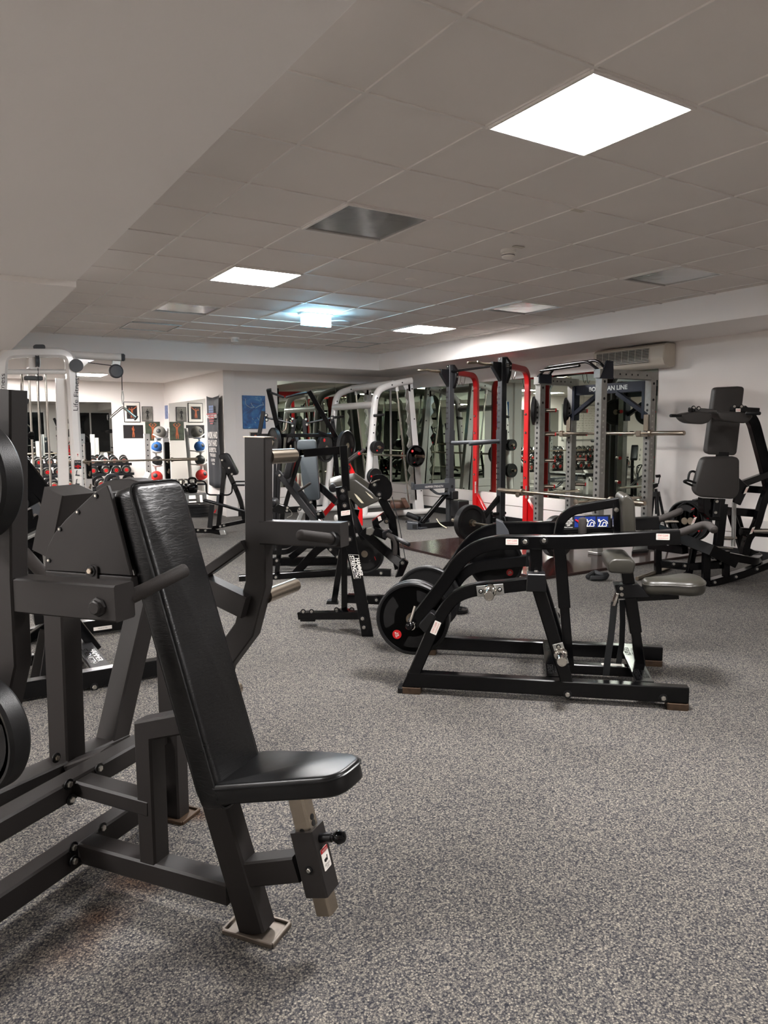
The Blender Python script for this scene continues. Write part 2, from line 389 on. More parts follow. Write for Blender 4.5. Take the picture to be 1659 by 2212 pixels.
# ---------- ceiling lamps
lamp_on = mat('lit_diffuser', 'ffffff', .5, emit=(1, .97, .96), es=LAMP)
foil = mat('lamp_reflector', 'a9a9a8', .16, .95, bump=.5, bscale=5)
lamp_alc = mat('lit_alcove_diffuser', 'ffffff', .5, emit=(1, .955, .93), es=LAMP*1.2)
def lamp(x, y, label, on, z=ZC, lm=None):
    r = thing('ceiling_light', label, 'ceiling light', (x, y, z), 'lit ceiling panels' if on else 'unlit ceiling panels')
    f = MB()
    for a, b, c, d in ((-.3, .3, -.3, -.283), (-.3, .3, .283, .3), (-.3, -.283, -.283, .283), (.283, .3, -.283, .283)):
        f.box((x+(a+b)/2, y+(c+d)/2, z-.008), b-a, d-c, .016, .002)
    part('frame', f, 'tbar', r)
    if on: part('diffuser', MB().box((x, y, z-.006), .566, .566, .006, 0), lm or lamp_on, r)
    else: part('reflector', MB().box((x, y, z-.004), .566, .566, .004, 0), foil, r)
    return r
for x, y, on, l in ((2.4276, 2.242, 1, 'lit square ceiling panel nearest the viewer, large and glaring'), (2.4276, 5.842, 1, 'lit square ceiling panel left of the glowing exit sign'),
                    (5.4276, 7.642, 1, 'lit square ceiling panel right of the glowing exit sign'),
                    (2.4276, 4.042, 0, 'unlit silvery ceiling panel between the two lit ones, centre left'), (2.4276, 7.642, 0, 'unlit silvery ceiling panel behind the lit one at left'),
                    (5.4276, 5.842, 0, 'unlit silvery ceiling panel above the power rack'), (5.4276, 4.042, 0, 'unlit silvery ceiling panel at far right of the ceiling'),
                    (2.4276, -1.358, 1, 'lit ceiling panel behind the viewer, left row')):
    lamp(x, y, l, on)
lamp(*onZ(188, 808, 2.4)[:2], 'lit square panel in the alcove ceiling', 1, ZS, lamp_alc)
lamp(1.0, 14.0, 'lit panel in the alcove ceiling, hidden behind the beam', 1, ZS, lamp_alc)
lamp(-1.6, 2.2, 'lit panel under the left bulkhead, outside the frame', 1, ZS)
lamp(-1.6, 7.6, 'lit panel under the left bulkhead, far end', 1, 2.362)
# closed access hatches
for x, y, l in ((2.4276, 9.142, 'flush access hatch in the ceiling at left'), (5.4276, 9.442, 'flush access hatch in the ceiling near the beam corner')):
    r = thing('access_hatch', l, 'hatch', (x, y, ZC))
    f = MB()
    for a, b, c, d in ((-.3, .3, -.3, -.28), (-.3, .3, .28, .3), (-.3, -.28, -.28, .28), (.28, .3, -.28, .28)): f.box((x+(a+b)/2, y+(c+d)/2, ZC-.008), b-a, d-c, .014, .001)
    part('frame', f, 'galv', r); part('panel', MB().box((x, y, ZC-.004), .556, .556, .006, .001), 'tile', r)
# exit sign
r = thing('exit_sign', 'glowing cyan running-man exit sign under the ceiling', 'exit sign', (3.73, 7.29, ZC))
cy = mat('lit_cyan', '38b9e8', .4, emit=(.16, .62, 1), es=6.5); wh = mat('lit_white', 'ffffff', .4, emit=(.75, .95, 1), es=11)
part('housing', MB().box((3.73, 7.29, ZC-.012), .40, .09, .024, .004), 'white', r)
p = part('glow_panel', MB().prism([(3.55, 7.275, ZC-.024), (3.91, 7.275, ZC-.024), (3.91, 7.275, ZC-.135), (3.55, 7.275, ZC-.135)], (0, .03, 0), .003), cy, r)
for yy, sx in ((7.2745, 1), (7.3055, -1)):
    q = lambda a, b: V((3.73+sx*a, yy, ZC-.08+b))
    k = MB(); n_ = (0, -.0008*sx, 0)
    for pl in ([(-.16, -.012), (-.09, -.012), (-.09, -.032), (-.055, 0), (-.09, .032), (-.09, .012), (-.16, .012)],
               [(-.02, .0), (.0, .02), (.035, .015), (.05, -.005), (.042, -.012), (.03, .004), (.018, .002), (.022, -.02), (.045, -.045), (.035, -.05), (.008, -.022), (-.012, -.048), (-.024, -.042), (-.004, -.012), (-.004, .006), (-.014, -.008)],
               [(.02, .022), (.034, .022), (.034, .036), (.02, .036)], [(.08, -.045), (.15, -.045), (.15, .042), (.08, .042)]):
        k.prism([q(*z) for z in pl], n_)
    part('pictogram', k, wh, p)
# detectors, speaker and small plates on the ceiling
def disc(name, px, py, rad, h, label, cat, m, z=ZC, dome=0):
    c = onZ(px, py, z); r = thing(name, label, cat, c)
    if dome:
        part('base', MB().lathe(c, -AZ, [(rad, 0), (rad, h*.35), (rad*.9, h*.4)], 24), 'sticker', r)
        part('sensor_head', MB().lathe(c-AZ*h*.4, -AZ, [(rad*.82, 0), (rad*.86, h*.3), (rad*.8, h*.5), (rad*.5, h*.66), (0.001, h*.7)], 24), 'sticker', r)
        part('slot', MB().lathe(c-AZ*h*.62, -AZ, [(rad*.87, 0), (rad*.87, h*.07)], 24), 'dark', r)
    else:
        part('rim', MB().lathe(c, -AZ, [(rad, 0), (rad, h), (rad*.9, h)], 28), m, r); part('grille', MB().lathe(c, -AZ, [(rad*.9, 0), (rad*.88, h*.8), (.001, h*.9)], 28), m, r)
    return r
disc('smoke_detector', 1098, 540, .055, .06, 'round smoke detector in the middle of the ceiling', 'smoke detector', 'sticker', dome=1)
disc('smoke_detector', 507, 729, .06, .06, 'round smoke detector near the far beam', 'smoke detector', 'sticker', dome=1)
disc('ceiling_speaker', 732, 695, .13, .012, 'round ceiling speaker beside the exit sign', 'speaker', 'soffit')
disc('sprinkler_rosette', 888, 603, .05, .008, 'small round sprinkler cover in the ceiling', 'sprinkler', 'sticker')
for px, py, l in ((1248, 455, 'small beige label on the ceiling grid'), (1120, 534, 'small plate beside the smoke detector')):
    c = onZ(px, py, ZC-.008); single('ceiling_plate', MB().box(c, .09, .035, .004, .001), 'cream', l, 'plate')
# wall air conditioner
z1, z0 = 2.385, 2.10
a, b = onX(1282, 770, XR-.21).y, onX(1436, 740, XR-.21).y
b, a = min(a, b), max(a, b)
r = thing('air_conditioner', 'cream wall air conditioner under the right beam', 'air conditioner', (XR, (a+b)/2, z0))
sec = lambda y: [V((XR-.002, y, z0+.02)), V((XR-.10, y, z0)), V((XR-.19, y, z0+.035)), V((XR-.225, y, z0+.11)), V((XR-.215, y, z1-.03)), V((XR-.16, y, z1)), V((XR-.002, y, z1))]
part('body', MB().prism(sec(b), (0, a-b, 0), .012, 1), 'cream', r)
n_ = V((-.075, 0, .0)).normalized()
A, B = V((XR-.2225, a-.06, z0+.115)), V((XR-.2155, b+.16, z1-.05)); gp = MB(); sl = MB()
gp.prism([V((XR-.2245, a-.06, z0+.075)), V((XR-.2245, b+.2, z0+.075)), V((XR-.2185, b+.2, z1-.05)), V((XR-.2185, a-.06, z1-.05))], (-.003, 0, 0))
part('grille', gp, 'grille', r)
for k in range(9):
    z = z0+.085+k*.0175; x = XR-.2275+.006*(k/9); sl.box((x, (a+b+.14)/2, z), .006, a-b-.26, .006, .001)
for k in range(9): sl.box((XR-.2245, b+.2+(a-b-.26)*k/8, (z0+z1)/2+.01), .004, .004, .16, .0005)
part('louvre', sl, 'cream', r)
# ================= weight plates
def plate_proto(R, t, kind, num='', hole=.027):
    """one plate lying on local Z"""
    r = thing('weight_plate', 'proto', 'weight plate', (0, 0, 0)); m = 'rubber'; mb = MB()
    if kind == 'grip':
        pol = lambda rr, aa: V((rr*math.cos(aa), rr*math.sin(aa), 0)); hs_ = []
        for k in range(3):
            a0 = 2*PI*(k+.5)/3; n_ = 8
            o_ = [pol(R*.50, a0+.5*(2*i/n_-1)) for i in range(n_+1)]+[pol(R*.80, a0+.62*(1-2*i/n_)) for i in range(n_+1)]
            hs_.append([(q.x, q.y) for q in rpoly(o_, [R*.1 if i in (0, n_, n_+1, 2*n_+1) else .001 for i in range(len(o_))], 3)])
        mb = flat_holes([(R*.95*math.cos(2*PI*i/72), R*.95*math.sin(2*PI*i/72)) for i in range(72)], hs_, t*.36, t*.06)
        mb.lathe((0, 0, 0), AZ, [(R*.90, -t*.36), (R*.91, -t*.48), (R*.96, -t*.5), (R, -t*.36), (R, t*.36), (R*.96, t*.5), (R*.91, t*.48), (R*.90, t*.36)], 64)
        p = part('disc', mb, m, r)
        for s in (1, -1):
            for k in range(3):
                a = 2*PI*(k/3); c = V((R*.62*math.cos(a), R*.62*math.sin(a), s*(.36*t+.0006)))
                if k == 1:
                    b = part('badge', MB().lathe(c, (0, 0, s), [(R*.125, 0), (R*.125, .001), (.001, .0012)], 24), 'badge', r)
                    if num: letters(num, c+V((s*R*.07, R*.05, s*.0013)), V((-s*R*.14, 0, 0)), V((0, -R*.1, 0)), b, 'whiteink', fat=.02)
                elif k == 2:
                    part('stripe', MB().prism([c+V((-R*.10, R*.02, 0)), c+V((R*.10, R*.05, 0)), c+V((R*.11, R*.02, 0)), c+V((-R*.09, -R*.01, 0))], (0, 0, s*.0006)), 'badge', r)
        part('hub', MB().lathe((0, 0, -t*.52), AZ, [(hole, 0), (R*.17, 0), (R*.17, t*1.04), (hole, t*1.04)], 24), 'bar', r)
    else:
        if kind == 'bumper': pf = [(hole, -.42), (R*.3, -.42), (R*.36, -.34), (R*.74, -.34), (R*.8, -.5), (R*.97, -.5), (R, -.44), (R, .44), (R*.97, .5), (R*.8, .5), (R*.74, .34), (R*.36, .34), (R*.3, .42), (hole, .42)]
        else: pf = [(hole, -.5), (R*.3, -.5), (R*.33, -.3), (R*.8, -.3), (R*.84, -.5), (R*.98, -.5), (R, -.4), (R, .4), (R*.98, .5), (R*.84, .5), (R*.8, .3), (R*.33, .3), (R*.3, .5), (hole, .5)]
        part('disc', MB().lathe((0, 0, 0), AZ, [(a, b*t) for a, b in pf], 48), m if kind == 'bumper' else 'black', r)
        part('hub', MB().lathe((0, 0, -t*.45), AZ, [(hole, 0), (R*.2, 0), (R*.2, t*.9), (hole, t*.9)], 24), 'bar', r)
        if num:
            letters(num, (-R*.34, R*.5, .345*t), (R*.68, 0, 0), (0, R*.13, 0), r, 'redink', fat=.02)
    return r
_pl = {}
def plate(kind, R, t, c, ax, label, group, num='', spin=.5):
    k = (kind, R, t, num)
    if k not in _pl:
        _pl[k] = r = plate_proto(R, t, kind, num); r.matrix_world = turn(c, ax, spin); ORG[r.name] = V(c); r['label'] = label; r['group'] = group; return r
    return dup(_pl[k], turn(c, ax, spin), label, group)

# ================= grey shoulder press machine in front
F1 = Frame((.695, 1.78), -35); L, U, at = F1.L, F1.U, F1.at
pm = thing('shoulder_press_machine', 'large dark grey plate-loaded press machine in the foreground with black padded seat', 'gym machine', at(-.3, 0, 0))
nv, nu = F1.v, F1.u
def zz(px, py, u): return U(px, py, u).z
# front leg and its foot
a, b = L(478, 1738, 0), L(556, 2002, 0)
lp = part('front_leg', MB().sweep([a+(a-b)*.05, b], .064, .085, nv, .006), 'charcoal', pm)
def foot(fr, p, sx, sy, h=.014, m='rust'):
    k = MB(); c = V((p[0], p[1], 0)); q = lambda u, v, z: c+fr.u*u+fr.v*v+AZ*z
    k.prism([q(-sx, -sy, .0), q(sx, -sy, 0), q(sx, sy, 0), q(-sx, sy, 0)], (0, 0, .007), .002)
    for e in (-1, 1):
        k.prism([q(-sx, e*sy-.005, 0), q(sx, e*sy-.005, 0), q(sx, e*sy+.005, 0), q(-sx, e*sy+.005, 0)], (0, 0, h), .002)
        k.prism([q(e*sx-.005, -sy, 0), q(e*sx+.005, -sy, 0), q(e*sx+.005, sy, 0), q(e*sx-.005, sy, 0)], (0, 0, h), .002)
    return k
part('foot_plate', foot(F1, at(.003, .003, 0), .078, .048), 'footplate', pm, 'worn bare-metal foot plate')
part('foot_plate', foot(F1, at(-.60, .415, 0), .065, .05), 'rust', pm, 'brown worn foot plate')
# base
part('base_beam', MB().sweep([at(-.60, 0, .104), at(-.07, 0, .104)], .07, .066, nv, .006), 'charcoal', pm)
part('crossbeam', MB().sweep([at(-.645, -1.0, .088), at(-.645, .46, .088)], .066, .078, nu, .006), 'charcoal', pm)
zb = .5*(zz(145, 1742, -.6)+zz(0, 1821, -.6)); zt = .5*(zz(0, 1769, -.6)+zz(297, 1610, -.6))
part('crossbeam', MB().sweep([at(-.635, -1.0, (zb+zt)/2), at(-.635, .44, (zb+zt)/2)], .07, zt-zb, nu, .006), 'charcoal', pm)
zc2 = (zb+zt)/2
part('base_brace', MB().sweep([at(-.60, 0, zc2+.0), at(-.33, 0, L(302, 1729, 0).z)], .07, .05, nv, .006), 'charcoal', pm)
p0, p1 = L(327, 1572, 0), L(334, 1850, 0)
part('seat_post', MB().sweep([at(F1.loc(p1).x, 0, .13), at(F1.loc(p1).x, 0, F1.loc(p0).z), L(378, 1552, 0)+nu*.04], .066, .06, nv, .006), 'charcoal', pm)
# rear frame
def upright(px0, py0, px1, py1, u, w=.07):
    return MB().sweep([U(px0, py0, u), U(px1, py1, u)], w, w, nu, .006)
part('rear_upright', upright(133, 1290, 146, 1632, -.86, .085), 'charcoal', pm)
part('rear_upright', upright(310, 1300, 240, 1605, -.86, .085), 'charcoal', pm)
part('rear_upright', MB().sweep([at(-.60, .415, .008), at(-.60, .415, 1.0)], .064, .075, nv, .006), 'charcoal', pm)
q0, q1 = U(-60, 1752, -.86), U(260, 1605, -.86)
part('rear_beam', MB().sweep([q0, q1], .09, .085, nu, .006), 'charcoal', pm)
part('rear_brace', MB().sweep([U(160, 1665, -.80), at(-.66, F1.loc(U(160, 1665, -.80)).y+.02, zc2)], .07, .07, AZ, .006), 'charcoal', pm)
# back pad: rounded cushion with a seam
n1, f1 = L(283, 1045, -.115), L(470, 1703, -.115)
ax = (n1-f1).normalized(); fn = nv.cross(ax); fn = fn if fn.dot(nu) > 0 else -fn
e1, e2 = F1.loc(n1), F1.loc(f1)
A0 = at(e2.x, -.118, e2.z)-ax*.06; tl = (n1-A0).dot(ax)
ol = rrect(A0-fn*.075, nv*.205, ax*tl, .035)
bp_ = part('back_pad', MB().prism(ol, fn*.078, .016, 3), 'vinyl', pm, 'black vinyl cushion with creased surface', 60)
part('seam', MB().pipe([p+fn*.068+(p-(A0+nv*.1+ax*tl/2)).normalized()*.002 for p in ol]+[ol[0]+fn*.068], .0035, 6), 'vinyl', bp_)
part('back_board', MB().prism(rrect(A0-fn*.09+nv*.02+ax*.02, nv*.165, ax*(tl-.04), .03), fn*.016, .003), 'satin', pm)
# seat pad
s0 = L(472, 1697, -.118); s1 = L(735, 1677, -.10)
sd = (s1-s0); sd = (sd-nv*sd.dot(nv)).normalized(); sn = nv.cross(sd); sn = sn if sn.z > 0 else -sn
S = lambda a, b: s0+sd*a+nv*(b+.118)
sl = F1.loc(s1).x-F1.loc(s0).x
SP = lambda px, py: hit(px, py, sn, s0)
so = rpoly([SP(*p) for p in ((458, 1699), (728, 1679), (779, 1637), (763, 1627), (690, 1622), (574, 1620), (535, 1630))], [.01, .05, .02, .02, .05, .05, .01])
sp_ = part('seat_pad', MB().prism([p-sn*.052 for p in so], sn*.054, .014, 3), 'vinylseat', pm, 'black vinyl seat cushion', 60)
cs = S(.16, -.015)
part('seam', MB().pipe([p-sn*.009+(p-cs).normalized()*.0015 for p in so]+[so[0]-sn*.009], .0035, 6), 'vinylseat', sp_)
part('seat_plate', MB().prism([cs+sd*x+nv*y-sn*.062 for x, y in ((-.12, -.06), (.11, -.06), (.11, .06), (-.12, .06))], sn*.012, .002), 'satin', pm)
# seat height adjuster
t0, t1 = L(648, 1728, 0), L(707, 1968, 0)
tb = part('adjuster_tube', MB().sweep([t0-(t1-t0).normalized()*.03, t1], .048, .048, nv, .006), 'steel', pm, 'scratched bare steel tube')
td = (t1-t0).normalized(); tf = nv.cross(td); tf = tf if tf.dot(nu) > 0 else -tf
for k, (px, py) in enumerate(((661, 1765), (664.5, 1778))):
    c = L(px, py, 0); c = c-tf*(c-t0).dot(tf)+tf*.0242; part('hole', MB().lathe(c, tf, [(.008, 0), (.008, .0008), (.001, .0008)], 12), 'dark', tb)
c = t0+td*((L(644, 1787, 0)-t0).dot(td))-nv*.0242; part('hole', MB().lathe(c, -nv, [(.007, 0), (.007, .0008), (.001, .0008)], 12), 'dark', tb)
s0_, s1_ = L(655, 1786, 0), L(697, 1924, 0)
s0_ = t0+td*(s0_-t0).dot(td); s1_ = t0+td*(s1_-t0).dot(td)
slv = part('adjuster_sleeve', MB().sweep([s0_, s1_], .068, .068, nv, .004), 'charcoal', pm)
part('arm_to_leg', MB().sweep([L(535, 1880, 0), L(650, 1868, 0)], .058, .07, nv, .005), 'charcoal', pm)
kz = s0_+td*.032+tf*.034
kn = part('pull_knob', MB().lathe(kz, tf, [(.012, 0), (.012, .034), (.009, .036), (.009, .042), (.001, .042)], 16), 'satin', pm)
part('knob_ball', MB().lathe(kz+tf*.04, tf, [(.006, 0), (.0135, .004), (.0175, .012), (.0175, .02), (.013, .03), (.007, .034), (.001, .035)], 20), 'black', kn)
wl = s0_+td*.085+tf*.0345
st = sticker(slv, wl, nv*.018, -td*.028, None, name='warning_label', label='red and white warning label')
part('red_band', MB().prism([wl+nv*x-td*y+tf*.0014 for x, y in ((-.0175, .017), (.0175, .017), (.0175, .0275), (-.0175, .0275))], tf*.0006), 'badge', st)
letters('WARNING', wl-nv*.013-td*-.0 -td*.019+tf*.002, nv*.026, -td*.006, st, 'whiteink')
letters('KEEP HANDS\nCLEAR', wl-nv*.013+td*.024+tf*.0014, nv*.026, -td*.012, st, 'blackink')
k = MB(); o_ = wl+td*.0+tf*.0014
k.prism([o_+nv*x-td*y for x, y in ((-.010, -.006), (-.004, -.009), (.002, -.006), (.006, -.008), (.008, .006), (.005, .006), (.004, -.002), (.0, .001), (-.006, .0), (-.010, .0))], tf*.0006); part('hand_symbol', k, 'blackink', st)
bolts(slv, [(s0_+td*.098-nv*.035, -nv)], .007)
# pulley cover
CV = -.137
so_ = ((96, 1232), (97, 1205), (103, 1180), (117, 1152), (142, 1122), (172, 1094), (204, 1064), (220, 1053), (231, 1048), (238, 1066), (262, 1160), (283, 1244))
cv = part('pulley_cover', MB().prism([L(*p, CV) for p in so_], nv*.012, .002), 'charcoal', pm)
part('cover_body', MB().prism([L(*p, CV+.01) for p in so_[:7]]+[L(*p, CV+.01) for p in ((212, 1066), (222, 1160), (238, 1244))], nv*.16, .003), 'charcoal', pm)
part('pulley_cover', MB().prism([L(*p, .04) for p in ((206, 1052), (224, 1041), (250, 1035), (280, 1035), (300, 1041), (306, 1060), (300, 1120), (210, 1120))], nv*.07, .003), 'charcoal', pm)
bb = [L(*p, CV-.002) for p in ((97, 1233), (284, 1247), (290, 1300), (97, 1300))]
part('cover_base', MB().prism(bb, nv*.03, .003), 'charcoal', pm)
part('slot', MB().prism([L(*p, CV-.0025) for p in ((118, 1240), (186, 1246), (186, 1249.5), (118, 1245))], -nv*.001), 'dark', cv)
tbk = part('hinge_tab', MB().prism(rpoly([L(*p, CV-.003) for p in ((187, 1256), (187, 1220), (212, 1222), (212, 1258))], .008), -nv*.004, .001), 'charcoal', cv)
bolts(cv, [(L(*p, CV-.001), -nv) for p in ((207, 1071), (168, 1106), (129, 1143), (105.5, 1210.5))], .0045)
bolts(tbk, [(L(196, 1233, CV-.008), -nv)], .010, 'steel')
# leaning box behind the cover
part('lever_box', MB().sweep([L(152, 1058, .2), L(125, 1190, .2)], .14, .085, nv, .004), 'charcoal', pm)
# press arms: posts, boxes, grips and loading horns
RP = [L(549, 945, .405), L(551, 1262, .405), L(526, 1361, .405), L(474, 1432, .405), L(452, 1535, .405)]
off = nv*.025
ra = part('press_arm', MB().sweep([p+off for p in RP], .05, .078, nv, .004), 'charcoal', pm)
for py, i in ((1246, 1),): pass
part('end_cap', MB().sweep([RP[0]+off, RP[0]+off+(RP[0]-RP[1]).normalized()*.003], .054, .083, nv, .001), 'steel', ra)
ba, bb_ = L(571, 1152, .40), L(735, 1157, .40)
part('arm_box', MB().sweep([ba+nv*.03-nu*.02, bb_+nv*.03], .06, .076, nv, .004), 'charcoal', ra)
part('arm_brace', MB().sweep([L(444, 1272, .40)-nu*.06+AZ*.03, L(524, 1309, .40)+nu*.02], .055, .075, nv, .004), 'charcoal', ra)
part('arm_brace', MB().sweep([L(436, 1244, .41), L(531, 1176, .41)], .04, .032, nv, .004), 'charcoal', ra)
g0 = L(721, 1164, .40); g1 = L(650, 1156, .27)
part('grip', MB().pipe([g0, g1], .0165, 20, .8), 'grip', ra)
part('grip_collar', MB().lathe(g0, g1-g0, [(.022, -.005), (.022, .012), (.0165, .014)], 20), 'satin', ra)
h0 = L(578, 987, .45)
def horn(c, d, l, r, pr, m='steel'):
    return part('weight_horn', MB().lathe(c, d, [(r, 0), (r, l-.006), (r-.005, l), (.001, l)], 24), m, pr, 'worn chrome loading horn')
horn(h0, nv, .17, .0245, ra); horn(L(574, 1288, .45), nv, .20, .0245, ra); horn(L(500, 1492, .45)-nv*.0, nv, .04, .0245, ra)
# mirrored left arm, swung back
LP = [L(-6, 840, -.405), L(-3, 1250, -.405), L(6, 1430, -.405), L(-30, 1600, -.405)]
la = part('press_arm', MB().sweep([p+off for p in LP], .05, .078, nv, .004), 'charcoal', pm)
part('arm_box', MB().sweep([L(14, 1286, -.40)+nv*.03-nu*.02, L(248, 1306, -.40)+nv*.03], .06, .081, nv, .004), 'charcoal', la)
ga, gb = L(285, 1289, -.33), L(398, 1232, -.20)
ga = L(280, 1291, -.34)
part('grip', MB().pipe([ga, gb], .0165, 20, .5), 'grip', la)
cb = L(212, 1311, -.401)
part('grip_bolt', MB().lathe(cb, -nv, [(.022, 0), (.021, .004), (.016, .006), (.016, .012), (.013, .014), (.001, .014)], 8), 'charcoal', la)
hl0, hl1 = L(-26, 1034, -.43), L(-8, 1568, -.43)
horn(hl0, -nv, .16, .0245, la); horn(hl1, -nv, .16, .0245, la)
bolts(pm, [(U(px, py, -.600 if py > 1770 else -.598), nu) for px, py in ((148.5, 1694), (153.6, 1727), (214, 1659.5), (158, 1830), (160, 1860), (221, 1788))], .011)
bolts(pm, [(U(121.5, 1637, -.815), nu)], .011, 'steel')
# ================= seated dip machine, middle right
F2 = Frame(onZ(868, 1497, 0)[:2], -47); L, U, at = F2.L, F2.U, F2.at; nv, nu = F2.v, F2.u
CM = .375
dm = thing('seated_dip_machine', 'glossy black plate-loaded dip machine standing on two long floor rails', 'gym machine', at(.7, CM, 0))
mirp = lambda ps: [F2.mir(p, CM) for p in ps]
ue = F2.loc(onZ(1487, 1535, 0)).x
rail = [at(.03, .03, .073), at(ue, .03, .073)]
fp = [L(*p, .03) for p in ((880, 1490), (931, 1369), (959, 1318), (988, 1287), (1031, 1272), (1090, 1266), (1158, 1258))]
fp[0].z = .01; fp = [fp[0]]+smooth(fp[1:], 4)
lg = [L(1160, 1262, .03), L(1226, 1476, .03)]
ar = [L(*p, .09) for p in ((893, 1346), (959, 1260), (985, 1222), (1010, 1197), (1040, 1180), (1078, 1171), (1237, 1170), (1467, 1159))]; ar = smooth(ar[:6], 4)+ar[6:]; AM = ar[-2]
for fn_ in (lambda a: a, mirp):
    part('floor_rail', MB().sweep(fn_(rail), .062, .08, nv, .005), 'black', dm)
    part('side_frame', MB().sweep(fn_(fp), .06, .064, nv, .005), 'black', dm)
    part('side_leg', MB().sweep(fn_(lg), .058, .062, nv, .005), 'black', dm)
    am = part('dip_arm', MB().sweep(fn_(ar), .06, .072, nv, .006), 'black', dm)
    gp = fn_([L(1455, 1156, .09), L(1492, 1143, .09), L(1517, 1134, .085), L(1531, 1134, .05), L(1542, 1144, -.02)])
    part('grip', MB().pipe(arc(gp, .05, 4), .0195, 16, .7), 'grip', am)
    hc, hd = fn_([L(893, 1346, .12)])[0], (nv if fn_ is not mirp else -nv)
    part('weight_horn', MB().lathe(hc-hd*.07, hd, [(.001, -.004), (.02, 0), (.027, .012), (.027, .03), (.0245, .032), (.0245, .19), (.02, .195), (.001, .195)], 20), 'chrome', am, 'chrome loading horn')
    for u_ in (.05, ue-.05):
        k = foot(F2, fn_([at(u_, .03, 0)])[0], .045, .036, .034); part('foot_pad', k, 'rust', dm)
part('rail_foot', MB().sweep([at(-.02, .03, .016), at(.07, .03, .016)], .08, .03, nv, .004), 'satin', dm)
jt = F2.loc(fp[-1])
part('cross_tube', MB().sweep([at(jt.x, 0, jt.z), at(jt.x, 2*CM, jt.z)], .07, .07, nu, .004), 'black', dm)
for c_ in (.03, 2*CM-.03):
    b_ = MB().prism([at(jt.x-.05, c_-.045, jt.z-.04), at(jt.x+.05, c_-.045, jt.z-.04), at(jt.x+.045, c_-.045, jt.z+.05), at(jt.x-.045, c_-.045, jt.z+.05)], nv*.09, .004)
    part('pivot_block', b_, 'satin', dm)
    bolts(dm, [(at(jt.x, c_, jt.z+.051), AZ)], .012)
for c_ in (.09, 2*CM-.09):
    part('pivot_post', MB().sweep([at(jt.x, c_, jt.z), at(jt.x, c_, F2.loc(AM).z)], .05, .055, nv, .004), 'black', dm)
# storage horns on the near frame and leg
def shorn(px, py, w_, h_, sgn, along):
    c = L(px, py, -.001) if sgn < 0 else F2.mir(L(px, py, -.001), CM); d = nv*sgn; t_ = along.normalized(); s_ = d.cross(t_)
    pl = part('horn_plate', MB().prism([c-t_*w_-s_*h_, c+t_*w_-s_*h_, c+t_*w_+s_*h_, c-t_*w_+s_*h_], d*.006, .001), 'galv', dm, 'galvanised bracket plate')
    part('weight_horn', MB().lathe(c+d*.006, d, [(.034, 0), (.034, .012), (.030, .02), (.0245, .022), (.0245, .13), (.022, .134), (.017, .134), (.017, .132), (.001, .132)], 20), 'chrome', pl, 'chrome horn')
    bolts(pl, [(c+t_*w_*.7+d*.006, d), (c-t_*w_*.7+d*.006, d)], .008)
al = fp[-4]-fp[-8]
for sgn in (-1, 1):
    shorn(1059, 1275, .068, .028, sgn, al); shorn(1211, 1412, .055, .026, sgn, lg[1]-lg[0])
bolts(dm, [(L(*p, .058), -nv) for p in ((1134, 1170), (1175, 1168))], .014)
bolts(dm, [(L(*p, -.002), -nv) for p in ((1226, 1500), (1433, 1508))], .014)
for p, a_ in (((1106, 1170.5), 0), ((1432, 1159.5), 0)):
    c = L(*p, .0595); sticker(dm, c, nu*.0315, AZ*.0155, STAY)
dd = (fp[0]-fp[1]).normalized(); c = L(941, 1356, -.0005)
sticker(dm, c, -dd*.036, nv.cross(dd).normalized()*.017 if nv.cross(dd).dot(nu) < 0 else -nv.cross(dd).normalized()*.017, STAY)
# rubber stop between arm and frame
part('bump_stop', MB().prism(rpoly([L(*p, .0) for p in ((903, 1352), (930, 1322), (944, 1332), (918, 1368))], .01), nv*.09, .004), 'rubber', dm)
# base crosspieces with embossed lettering
for px0, py0 in ((1200, 1470), (1396, 1478)):
    u_ = F2.loc(onZ(px0, py0, .115)).x
    cp = part('crosspiece', MB().prism([at(u_-.045, .06, .10), at(u_+.045, .06, .10), at(u_+.045, 2*CM-.06, .10), at(u_-.045, 2*CM-.06, .10)], (0, 0, .016), .003), 'black', dm)
    for v0, v1 in ((.1, .25), (.5, .65)):
        letters('HAMMER\nSTRENGTH', at(u_-.033, v1, .1165), -nv*(v1-v0), nu*.066, cp, 'satin')
    if px0 > 1300: uR = u_
    else: uL = u_
part('keel', MB().sweep([at(uL, CM+.02, .06), at(uR, CM+.02, .06)], .06, .055, nv, .004), 'black', dm)
single('loose_card', MB().box(at(uR-.12, CM+.02, .0885), .11, .035, .001, 0, math.radians(-43)), 'sticker', 'white card lying on the base of the dip machine', 'card')
# centre post with the chest pad
c0, c1 = L(1208, 1180, CM), L(1230, 1440, CM)
cpst = part('centre_post', MB().sweep([c1+AZ*0, c0+(c1-c0)*.45], .05, .05, nv, .004).sweep([c0+(c1-c0)*.5, c0], .064, .064, nv, .004), 'black', dm)
lp_ = [L(*p, CM) for p in ((1206, 1176), (1206, 1150), (1214, 1123), (1236, 1104), (1268, 1096), (1338, 1084))]
part('loop_bar', MB().sweep(smooth(lp_, 4), .05, .05, nv, .006), 'black', dm)
part('pad_post', MB().sweep([L(1333, 1084, CM), L(1336, 1172, CM)], .06, .05, nv, .004), 'black', dm)
pa, pb = L(1358, 1070, CM), L(1361, 1176, CM)
part('chest_pad', MB().prism(rpoly([L(*p, CM-.14) for p in ((1347, 1172), (1344, 1092), (1342, 1078), (1352, 1068), (1366, 1074), (1372, 1090), (1375, 1172))], .02), nv*.28, .015, 3), 'greyvinyl', dm, 'worn grey vinyl pad', 50)
part('knob', MB().lathe(L(1331, 1101, CM-.03), -nv, [(.012, 0), (.012, .02), (.001, .022)], 12), 'zinc', dm)
